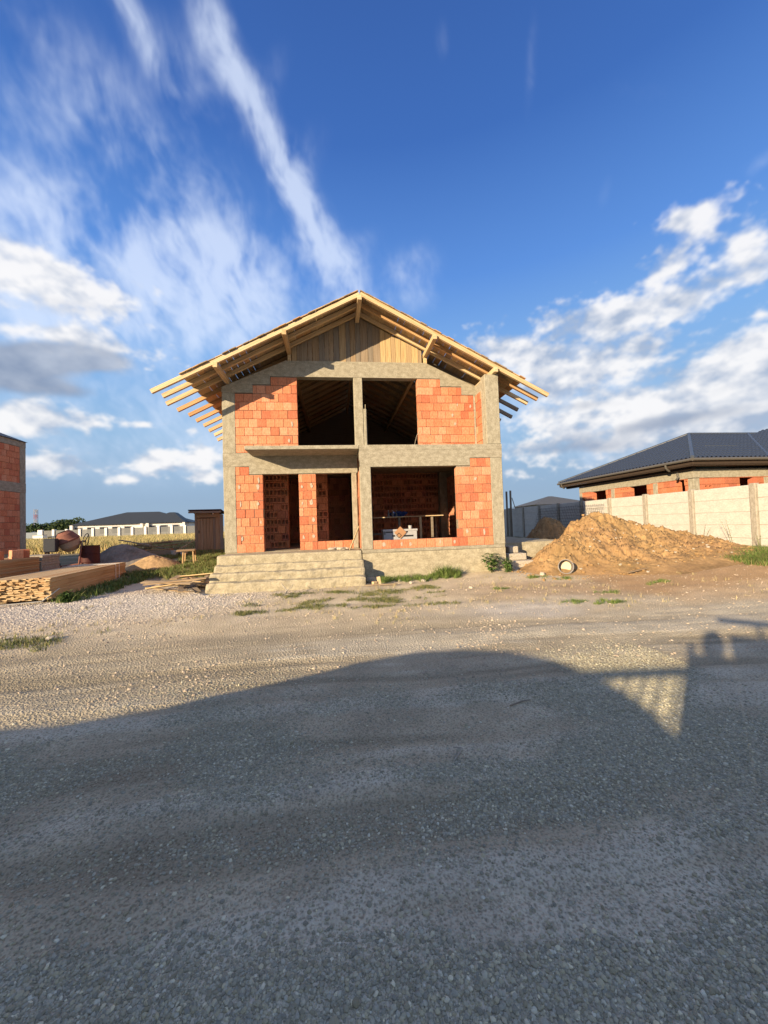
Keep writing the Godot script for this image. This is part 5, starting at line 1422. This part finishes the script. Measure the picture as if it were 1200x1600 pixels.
func heap_at(key: String, x: float, z: float) -> float:
	var d: Dictionary = heap_fn[key]
	var lx: float = x - d.at.x
	var lz: float = z - d.at.z
	var y := 0.0
	for l in d.lobes:
		y += l[2] * exp(-((lx - l[0]) ** 2 + (lz - l[1]) ** 2) / (l[3] * l[3]))
	var edge: float = clampf(1.0 - pow(absf(lx / d.rx), 3.0) - pow(absf(lz / d.rz), 3.0), 0.0, 1.0)
	var f: FastNoiseLite = d.noise
	var lump := f.get_noise_2d(x, z) + 0.5 * absf(f.get_noise_2d(x * 2.7 + 5.0, z * 2.7)) + 0.35 * f.get_noise_2d(x * 7.0, z * 7.0)
	return ground_height(x, z) - 0.07 + (y + 0.07 * ss(0.0, 0.15, y)) * ss(0.0, 0.25, edge) + d.rough * lump * ss(0.02, 0.4, y) * ss(0.0, 0.2, edge)

func heap(called: String, label: String, category: String, at: Vector3, rx: float, rz: float, lobes: Array, tone: Color, rough: float, seed_: int) -> void:
	var f := FastNoiseLite.new()
	f.seed = seed_
	f.frequency = 1.6
	f.fractal_octaves = 5
	f.fractal_gain = 0.55
	heap_fn[str(seed_)] = {"at": at, "rx": rx, "rz": rz, "lobes": lobes, "noise": f, "rough": rough}
	var step := 0.035
	var nx := int(rx * 2 / step)
	var nzc := int(rz * 2 / step)
	var v := PackedVector3Array()
	var cl := PackedColorArray()
	for j in nzc + 1:
		for i in nx + 1:
			var x := at.x - rx + i * step
			var z := at.z - rz + j * step
			v.append(Vector3(x - at.x, heap_at(str(seed_), x, z), z - at.z))
			var k := 1.0 + 0.35 * nz.get_noise_2d(x * 2.5, z * 2.5) + 0.25 * nz2.get_noise_2d(x * 9.0, z * 9.0)
			cl.append(Color(tone.r * k, tone.g * k * (1.0 - 0.06 * nz.get_noise_2d(x, z)), tone.b * k))
	var nn := PackedVector3Array()
	var w := nx + 1
	for j in nzc + 1:
		for i in w:
			var l := v[j * w + maxi(i - 1, 0)]
			var r := v[j * w + mini(i + 1, nx)]
			var u := v[maxi(j - 1, 0) * w + i]
			var d := v[mini(j + 1, nzc) * w + i]
			nn.append((d - u).cross(r - l).normalized())
	var ix := PackedInt32Array()
	for j in nzc:
		for i in nx:
			var a := j * w + i
			ix.append_array([a, a + 1, a + w, a + 1, a + w + 1, a + w])
	var arr := []
	arr.resize(Mesh.ARRAY_MAX)
	arr[Mesh.ARRAY_VERTEX] = v
	arr[Mesh.ARRAY_NORMAL] = nn
	arr[Mesh.ARRAY_COLOR] = cl
	arr[Mesh.ARRAY_INDEX] = ix
	var m := ArrayMesh.new()
	m.add_surface_from_arrays(Mesh.PRIMITIVE_TRIANGLES, arr)
	var o := part(called, m, vcol_mat("soil", 0.97, "dirt", "n_speck", Vector3(1.6, 1.6, 1.6), 1.0), self, Transform3D(Basis.IDENTITY, at))
	tag(o, label, category)

func make_shed() -> void:
	var s := thing("wooden_shed", "narrow weathered wooden outhouse with dark sloping roof by the field", "shed", Vector3(-7.5, gy(-7.5, -11.5) - 0.03, -11.6), 0.12)
	var w := 1.2
	var d := 1.25
	var hh := 2.1
	var door := Node3D.new()
	door.name = "door"
	s.add_child(door)
	var x := -w / 2
	while x < w / 2 - 0.02:
		var bw := minf(rr(0.11, 0.17), w / 2 - x)
		var isd := x > -0.5 and x < 0.3
		part("board" if isd else "wall_board", bx(Vector3(1.78 if isd else hh, 0.025, bw - 0.008), 0.003), wood_old[[0, 1, 4, 2, 1][rng.randi() % 5]], door if isd else s, Transform3D(Basis(Vector3.UP, Vector3.BACK, Vector3.RIGHT), Vector3(x + bw / 2, 0.92 if isd else hh / 2, d / 2 + (0.02 if isd else 0.0))))
		x += bw
	part("lintel_board", bx(Vector3(w, 0.25, 0.025), 0.003), wood_old[1], s, Transform3D(Basis.IDENTITY, Vector3(0, hh - 0.125, d / 2 + 0.028)))
	for sx in [-1.0, 1.0]:
		var z := -d / 2
		while z < d / 2 - 0.03:
			var bw := minf(rr(0.12, 0.18), d / 2 - z)
			part("wall_board", bx(Vector3(hh - 0.06, 0.025, bw - 0.008), 0.003), wood_old[[2, 0, 4][rng.randi() % 3]], s, Transform3D(Basis(Vector3.UP, Vector3.RIGHT, Vector3.FORWARD), Vector3(sx * w / 2, hh / 2 - 0.03, z + bw / 2)))
			z += bw
	block("rear_wall", Vector3(-w / 2, 0, -d / 2 - 0.02), Vector3(w / 2, hh - 0.1, -d / 2), wood_old[2], s)
	part("roof", bx(Vector3(1.6, 0.05, 1.85), 0.006), mat("tar_felt", Color(0.06, 0.035, 0.04), 0.85, "plain", "", Vector3(2, 2, 2)), s, Transform3D(Basis(Vector3.RIGHT, -0.08), Vector3(-0.04, hh + 0.07, 0.1)))
	part("fascia_board", bx(Vector3(1.58, 0.1, 0.03), 0.004), wood_old[2], s, Transform3D(Basis.IDENTITY, Vector3(-0.04, hh + 0.03, 1.0)))
	var b := MB.new()
	b.lathe([Vector2(0.0, -0.05), Vector2(0.04, -0.03), Vector2(0.05, 0.0), Vector2(0.04, 0.03), Vector2(0.0, 0.05)], Transform3D(Basis.IDENTITY, Vector3(0.3, hh - 0.05, d / 2 + 0.09)), 12)
	part("white_lamp", b.mesh(), mat("lamp_white", Color(0.75, 0.75, 0.72), 0.5), s)
	part("handle", bx(Vector3(0.03, 0.14, 0.04), 0.004), mats["dark_steel"], door, Transform3D(Basis.IDENTITY, Vector3(-0.4, 1.1, d / 2 + 0.055)))

func make_room() -> void:
	# inside the right-hand ground floor room
	var t := thing("work_table", "rough plank table on thin posts inside the ground floor room", "table", Vector3(0.35, FL, -2.2))
	part("table_top", bx(Vector3(2.5, 0.03, 0.75), 0.004), wood_fresh[3], t, Transform3D(Basis(Vector3.BACK, 0.008), Vector3(1.25, 0.905, 0)))
	for q in [[0.1, 0.3], [0.1, -0.3], [1.02, 0.3], [1.72, 0.33], [2.12, 0.3], [2.4, -0.3]]:
		block("leg", Vector3(q[0] - 0.035, 0.0, q[1] - 0.035), Vector3(q[0] + 0.035, 0.885, q[1] + 0.035), wood_fresh[3] if q[0] == 1.72 else wood_old[2], t, 0.004)
	part("stretcher", bx(Vector3(1.6, 0.07, 0.03), 0.004), wood_old[2], t, Transform3D(Basis.IDENTITY, Vector3(0.9, 0.35, -0.3)))
	var bl := mat("blue_cloth", Color(0.02, 0.045, 0.16), 0.9, "plain", "", Vector3(4, 4, 4))
	var bag := thing("blue_bundle", "crumpled dark blue bundle on the plank table", "bundle", Vector3(1.45, FL + 0.92, -2.25))
	for k in 4:
		part("fold", pebble_mesh(140 + k), bl, bag, Transform3D(Basis(Vector3.UP, k * 1.3).scaled(Vector3(0.2, 0.17, 0.16) * (1.0 - 0.12 * k)), Vector3(-0.14 + 0.1 * k, 0.08 + 0.03 * (k % 2), 0.02 * k)))
	for q in [[0.95, 0.0, 0], [1.08, 0.05, 1], [1.22, -0.05, 2]]:
		var bt := thing("bottle", ["leftmost", "middle", "rightmost"][q[2]] + " of the small bottles on the plank table beside the blue bundle", "bottle", Vector3(0.35 + q[0] - 0.25, FL + 0.915, -2.1 + q[1]), 0.0, "bottles on the plank table")
		var b := MB.new()
		b.lathe([Vector2(0, 0), Vector2(0.035, 0), Vector2(0.037, 0.13), Vector2(0.015, 0.17), Vector2(0.014, 0.2), Vector2(0, 0.2)], Transform3D.IDENTITY, 14)
		part("body", b.mesh(), mat("bottle_glass", Color(0.12, 0.13, 0.14), 0.2), bt)
		b = MB.new()
		b.lathe([Vector2(0.017, 0.19), Vector2(0.017, 0.22), Vector2(0, 0.22)], Transform3D.IDENTITY, 12)
		part("cap", b.mesh(), mats["white_plastic"], bt)
	var bxx := thing("white_carton", "white printed carton standing just inside the low window wall", "carton", Vector3(1.18, FL, -0.85))
	var card := mat("white_card", Color(0.4, 0.4, 0.4), 0.7, "plain", "", Vector3(2, 2, 2))
	part("carton_body", bx(Vector3(1.0, 0.5, 0.42), 0.006), card, bxx, Transform3D(Basis.IDENTITY, Vector3(0, 0.25, 0)))
	part("carton_lid", bx(Vector3(1.04, 0.06, 0.45), 0.006), card, bxx, Transform3D(Basis.IDENTITY, Vector3(0, 0.49, 0)))
	part("brown_flap", bx(Vector3(0.26, 0.26, 0.012), 0.003), mat("brown_card", Color(0.34, 0.19, 0.1), 0.85), bxx, Transform3D(Basis(Vector3.BACK, PI / 4), Vector3(0.0, 0.42, 0.235)))
	var ink := mat("black_print", Color(0.02, 0.02, 0.02), 0.7)
	for q in [[-0.33, 0.44, 0.2, 0.03], [-0.2, 0.33, 0.08, 0.05], [0.22, 0.32, 0.34, 0.05], [0.2, 0.44, 0.05, 0.04], [-0.46, 0.42, 0.03, 0.1]]:
		part("print_mark", bx(Vector3(q[2], q[3], 0.01), 0.002), ink, bxx, Transform3D(Basis.IDENTITY, Vector3(q[0], q[1], 0.212)))
	var fr := MB.new()
	for k in 4:
		var a := TAU * k / 4
		fr.box(Vector3(-0.05 + cos(a + PI / 4) * 0.05, 0.34 + sin(a + PI / 4) * 0.05, 0.247), Vector3(0.012, 0.11, 0.006), Basis(Vector3.BACK, a + PI / 4))
	part("diamond_mark", fr.mesh(), ink, bxx)
	var cup := thing("white_cup", "small white pot standing on the carton lid", "pot", Vector3(1.52, FL + 0.521, -0.85))
	var b2 := MB.new()
	b2.lathe([Vector2(0, 0), Vector2(0.05, 0), Vector2(0.055, 0.1), Vector2(0.05, 0.1), Vector2(0.045, 0.02), Vector2(0, 0.02)], Transform3D.IDENTITY, 16)
	part("pot_body", b2.mesh(), card, cup)
	b2 = MB.new()
	b2.lathe([Vector2(0.056, 0.085), Vector2(0.06, 0.092), Vector2(0.056, 0.1)], Transform3D.IDENTITY, 16)
	part("rim", b2.mesh(), card, cup)

# ---------------------------------------------------------------- plants
func blade_mesh(seed_: int, n: int, hgt: float, spread: float, wid: float, tones: Array) -> ArrayMesh:
	var r := RandomNumberGenerator.new()
	r.seed = seed_
	var b := MB.new()
	b.use_col = true
	for k in n:
		var a := r.randf() * TAU
		var o := Vector3(cos(a), 0, sin(a)) * spread * sqrt(r.randf())
		var lean := Vector3(r.randfn(), 0, r.randfn()) * 0.32 * hgt
		var hh := hgt * r.randf_range(0.5, 1.0)
		var side := Vector3(cos(a + 1.3), 0, sin(a + 1.3)) * wid
		b.col = tones[r.randi() % tones.size()]
		var m := o + lean * 0.35 + Vector3.UP * hh * 0.6
		b.quad(o - side, o + side, m + side * 0.8, m - side * 0.8, Vector3.UP)
		b.tri(m - side * 0.8, m + side * 0.8, o + lean + Vector3.UP * hh, Vector3.UP)
	return b.mesh()

func grass(label: String, m: ArrayMesh, count: int, seed_: int, where: Callable, smin := 0.7, smax := 1.3) -> void:
	var r := RandomNumberGenerator.new()
	r.seed = seed_
	var mm := MultiMesh.new()
	mm.transform_format = MultiMesh.TRANSFORM_3D
	mm.mesh = m
	var xf := []
	var tries := 0
	while xf.size() < count and tries < count * 12:
		tries += 1
		var q: Variant = where.call(r)
		if q == null: continue
		xf.append(Transform3D(Basis(Vector3.UP, r.randf() * TAU).scaled(Vector3.ONE * r.randf_range(smin, smax)), Vector3(q.x, gy(q.x, q.y) - 0.015, q.y)))
	mm.instance_count = xf.size()
	for k in xf.size():
		mm.set_instance_transform(k, xf[k])
	var o := MultiMeshInstance3D.new()
	o.name = "grass"
	o.multimesh = mm
	o.material_override = leaf_mat()
	add_child(o, true)
	tag(o, label, "grass", "", "stuff")

func make_plants() -> void:
	var green := [Color(0.09, 0.14, 0.03), Color(0.12, 0.17, 0.04), Color(0.07, 0.11, 0.025), Color(0.16, 0.19, 0.06)]
	var olive := [Color(0.15, 0.16, 0.06), Color(0.11, 0.14, 0.04), Color(0.22, 0.2, 0.09), Color(0.09, 0.11, 0.035)]
	var dry := [Color(0.52, 0.42, 0.2), Color(0.46, 0.36, 0.16), Color(0.58, 0.48, 0.26), Color(0.36, 0.3, 0.12), Color(0.24, 0.24, 0.09)]
	grass("low green grass along the foot of the house plinth", blade_mesh(1, 26, 0.2, 0.1, 0.004, green), 170, 1, func(r): return Vector2(clampf(r.randfn(1.6, 0.75), 0.5, 2.6), absf(r.randfn(0.1, 0.22)) + 0.08), 0.4, 1.1)
	grass("taller green tuft of grass against the middle of the plinth", blade_mesh(2, 30, 0.34, 0.12, 0.005, green), 22, 2, func(r): return Vector2(r.randfn(2.25, 0.14), 0.2 + absf(r.randfn(0, 0.1))))
	grass("sparse low grass patches on the bare ground before the steps", blade_mesh(3, 30, 0.06, 0.11, 0.004, olive), 430, 3, func(r):
		var x: float = r.randf_range(-2.6, 1.6)
		var z: float = r.randf_range(1.4, 3.6)
		return Vector2(x, z) if nz.get_noise_2d(x * 1.6 + 3, z * 3.0) + r.randf_range(-0.1, 0.1) > 0.16 else null)
	grass("small grass tufts on the brown ground to the right", blade_mesh(4, 30, 0.07, 0.09, 0.004, green), 70, 4, func(r):
		var q: Array = [[4.0, 4.35], [3.55, 4.1], [4.15, 4.3], [4.7, 3.4], [2.9, 2.4], [5.0, 1.6], [4.3, 1.3], [6.3, 2.9]][r.randi() % 8]
		return Vector2(r.randfn(q[0], 0.13), r.randfn(q[1], 0.05)))
	grass("thick green grass along the foot of the concrete fence", blade_mesh(5, 30, 0.19, 0.2, 0.006, green + [Color(0.05, 0.085, 0.02), Color(0.05, 0.08, 0.02), Color(0.2, 0.18, 0.08)]), 1100, 5, func(r):
		var x: float = r.randf_range(9.0, 11.3)
		var z: float = r.randf_range(-2.2, 4.6)
		return Vector2(x, z) if x > 10.9 - ss(-1.0, 2.4, z) * 1.9 + 0.3 * nz.get_noise_2d(x, z) else null)
	grass("green grass and weeds of the shaded yard left of the house", blade_mesh(6, 26, 0.16, 0.14, 0.006, olive + green), 2300, 6, func(r):
		var x: float = r.randf_range(-9.5, -3.95)
		var z: float = r.randf_range(-11.0, -0.6)
		return Vector2(x, z) if nz.get_noise_2d(x * 0.7, z * 0.8) + 0.6 * ss(-1.5, -3.5, z) + r.randf_range(-0.2, 0.2) > 0.22 and Vector2(x + 7.7, z + 4.9).length() > 1.1 else null, 0.5, 1.3)
	grass("weeds growing along the side of the plank bundle", blade_mesh(7, 22, 0.2, 0.12, 0.008, green + olive), 150, 7, func(r): return Vector2(-6.9 + r.randfn(0, 0.2), r.randf_range(-3.2, 0.9)))
	grass("grass at the left edge of the sunlit ground", blade_mesh(8, 24, 0.07, 0.12, 0.004, olive), 80, 8, func(r): return Vector2(r.randfn(-5.4, 0.35), r.randfn(4.6, 0.16)))
	grass("tall golden dry grass of the field behind the yard", blade_mesh(9, 22, 0.62, 0.35, 0.014, dry), 15000, 9, func(r):
		var z: float = -15.0 - 48.0 * pow(r.randf(), 1.5)
		var x: float = r.randf_range(-14.0 + z * 0.85, 1.0 + z * 0.3)
		return Vector2(x, z) if nz.get_noise_2d(x * 0.2, z * 0.2) + r.randf_range(-0.3, 0.3) > -0.25 else null, 0.6, 1.2)
	grass("thin dry stalks scattered over the sunlit ground", blade_mesh(10, 7, 0.09, 0.1, 0.0035, [Color(0.4, 0.33, 0.17), Color(0.3, 0.26, 0.12), Color(0.16, 0.17, 0.06)]), 420, 10, func(r):
		var x: float = r.randf_range(-6.5, 7.5)
		var z: float = r.randf_range(0.9, 4.8)
		return Vector2(x, z) if nz.get_noise_2d(x * 0.9 + 3, z * 1.4) + r.randf_range(-0.2, 0.2) > 0.1 else null, 0.5, 1.2)
	# leafy weeds, each its own plant
	weed("leafy green weed at the right end of the house plinth", Vector3(3.55, 0, 0.3), 0.72, 5, 201)
	weed("lower leafy weed beside the tall one at the house corner", Vector3(4.0, 0, 0.42), 0.42, 6, 202)
	weed("tall weed growing at the far corner behind the house", Vector3(6.9, 0, -9.5), 1.8, 9, 203)
	weed("bushy weed beside the dark posts behind the house", Vector3(7.8, 0, -11.0), 1.3, 9, 204)
	weed("weed sprouting by the near side of the plank bundle", Vector3(-6.85, 0, 0.95), 0.28, 6, 205)
	for q in [[10.95, 0.55, 1.0, 0], [10.9, 1.3, 0.7, 1], [11.0, 2.9, 0.7, 2], [11.1, -0.6, 0.8, 3]]:
		weed(["tallest thin weed against the concrete fence", "thin dry weed left of the middle fence bay", "thin weed before the rightmost fence bay", "thin weed where the soil heap meets the fence"][q[3]], Vector3(q[0], 0, q[1]), q[2], 3, 210 + q[3], true)

func weed(label: String, at: Vector3, hgt: float, stems: int, seed_: int, thin := false) -> void:
	var r := RandomNumberGenerator.new()
	r.seed = seed_
	at.y = gy(at.x, at.z) - 0.02
	var t := thing("weed", label, "weed", at)
	var sb := MB.new()
	var lb := MB.new()
	lb.use_col = true
	var tones := [Color(0.07, 0.13, 0.03), Color(0.1, 0.16, 0.045), Color(0.055, 0.1, 0.028)]
	for s in stems:
		var a := r.randf() * TAU
		var lean := Vector3(cos(a), 0, sin(a)) * hgt * r.randf_range(0.1, 0.45)
		var hh := hgt * r.randf_range(0.6, 1.0)
		sb.tube([Vector3.ZERO, lean * 0.4 + Vector3.UP * hh * 0.5, lean + Vector3.UP * hh], [0.007, 0.005, 0.002], 5)
		var n := 8 if thin else 40
		for k in n:
			var u := r.randf_range(0.2, 1.0)
			var p := (lean * 0.4 + Vector3.UP * hh * 0.5) * (u * 2) if u < 0.5 else (lean * 0.4 + Vector3.UP * hh * 0.5).lerp(lean + Vector3.UP * hh, u * 2 - 1)
			var b := r.randf() * TAU
			var d := Vector3(cos(b), r.randf_range(-0.4, 0.5), sin(b)).normalized()
			var l := (0.05 if thin else 0.15) * r.randf_range(0.7, 1.3) * (0.6 + hgt * 0.4)
			var side := d.cross(Vector3.UP).normalized() * l * 0.24
			lb.col = tones[r.randi() % 3]
			lb.quad(p, p + d * l * 0.5 + side, p + d * l - Vector3.UP * l * 0.2, p + d * l * 0.5 - side, Vector3.UP)
	part("stems", sb.mesh(), mat("stem", Color(0.12, 0.14, 0.05), 0.8), t)
	part("leaves", lb.mesh(), leaf_mat(), t)

# ---------------------------------------------------------------- the building behind the viewer, whose shadow lies on the road
func make_rear_house() -> void:
	var q := Vector3(0.685, 0, 0.729)
	var s := Vector3(0.729, 0, -0.685)
	var h := thing("street_shed", "low arched roof building behind the viewer whose shadow falls across the road", "building")
	h.transform = Transform3D(Basis(q, Vector3.UP, -s), s * -12.0 + Vector3.DOWN * 1.061)
	# local x = along its front, y up, z = away from the plot
	var prof := PackedVector2Array([Vector2(-4.5, 0.6), Vector2(-2.0, 1.1), Vector2(0.5, 1.6), Vector2(2.91, 2.28), Vector2(3.31, 2.38), Vector2(3.61, 2.52), Vector2(3.8, 2.66), Vector2(4.07, 2.85), Vector2(4.26, 3.0), Vector2(4.59, 3.17), Vector2(5.04, 3.28), Vector2(5.5, 3.34), Vector2(6.01, 3.33), Vector2(6.42, 3.28), Vector2(6.81, 3.18), Vector2(7.11, 3.05), Vector2(7.6, 2.8), Vector2(9.0, 2.2), Vector2(9.0, 0.6)])
	var b := MB.new()
	b.prism(prof, 0.0, 5.0)
	part("roof", b.mesh(), mats["dark_sheet"], h)
	block("wall", Vector3(-4.3, -0.2, 0.2), Vector3(8.8, 0.598, 4.8), mats["white_render"], h)
	# raised terrace with a balustrade beside it
	block("terrace_wall", Vector3(7.09, -0.2, -0.02), Vector3(7.46, 3.6, 2.0), mats["white_render"], h)
	block("terrace_wall", Vector3(7.462, -0.2, -0.02), Vector3(14.0, 3.88, 2.0), mats["white_render"], h)
	block("terrace_post", Vector3(7.08, 3.602, 0.0), Vector3(7.15, 3.72, 0.1), mats["white_render"], h)
	b = MB.new()
	b.lathe([Vector2(0.0, 0.0), Vector2(0.06, 0.0), Vector2(0.1, 0.1), Vector2(0.11, 0.2), Vector2(0.09, 0.29), Vector2(0.05, 0.34), Vector2(0.0, 0.35)], Transform3D(Basis.IDENTITY, Vector3(7.31, 3.6, 0.15)), 14)
	part("shadow_lump", b.mesh(), mats["mortar_pale"], h)  # unseen lump, shaped to cast the round blob in the road shadow
	beam_between("hand_rail", Vector3(6.3, 3.26, 0.04), Vector3(7.09, 3.44, 0.04), 0.05, 0.07, mats["dark_steel"], h)
	for k in 5:
		block("baluster", Vector3(6.56 + k * 0.12, 3.1, 0.03), Vector3(6.585 + k * 0.12, 3.32 + k * 0.027, 0.05), mats["dark_steel"], h)
	block("top_rail", Vector3(7.36, 4.06, 0.0), Vector3(14.0, 4.15, 0.05), mats["dark_steel"], h)
	for k in 4:
		block("rail_post", Vector3(7.75 + k * 1.6, 3.882, 0.0), Vector3(7.8 + k * 1.6, 4.058, 0.05), mats["dark_steel"], h)

func _ready() -> void:
	rng.seed = 4242
	nz.seed = 5; nz.frequency = 0.5; nz.fractal_octaves = 4
	nz2.seed = 9; nz2.frequency = 0.5; nz2.fractal_octaves = 4
	# camera
	var cam := Camera3D.new()
	cam.name = "camera"
	cam.fov = 105.32
	cam.near = 0.05
	cam.far = 4000.0
	cam.transform = Transform3D(Basis.from_euler(Vector3(0.0316, -0.1267, -0.034), EULER_ORDER_YXZ), Vector3(-0.7334, 0.6778 + FL, 10.738))
	add_child(cam)
	# sky, sun, exposure
	var env := Environment.new()
	var sky := Sky.new()
	var pm := PanoramaSkyMaterial.new()
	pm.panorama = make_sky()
	sky.sky_material = pm
	env.sky = sky
	env.background_mode = Environment.BG_SKY
	env.tonemap_mode = Environment.TONE_MAPPER_LINEAR
	env.tonemap_exposure = 2.15
	env.sdfgi_enabled = true
	env.ssao_enabled = true
	env.ssil_enabled = true
	var we := WorldEnvironment.new()
	we.name = "world"
	we.environment = env
	add_child(we)
	var sun := DirectionalLight3D.new()
	sun.name = "sun"
	sun.light_energy = 1.6
	sun.light_color = Color(1.0, 0.89, 0.73)
	sun.light_angular_distance = 0.5
	sun.shadow_enabled = true
	sun.transform = Transform3D(Basis.looking_at(SUN_TRAVEL.normalized(), Vector3.UP), Vector3.ZERO)
	add_child(sun)
	make_textures()
	make_materials()
	make_ground()
	make_house()
	make_left_house()
	make_right_house()
	make_fence()
	make_far()
	make_yard()
	make_room()
	make_rear_house()
	make_plants()
	make_gravel()
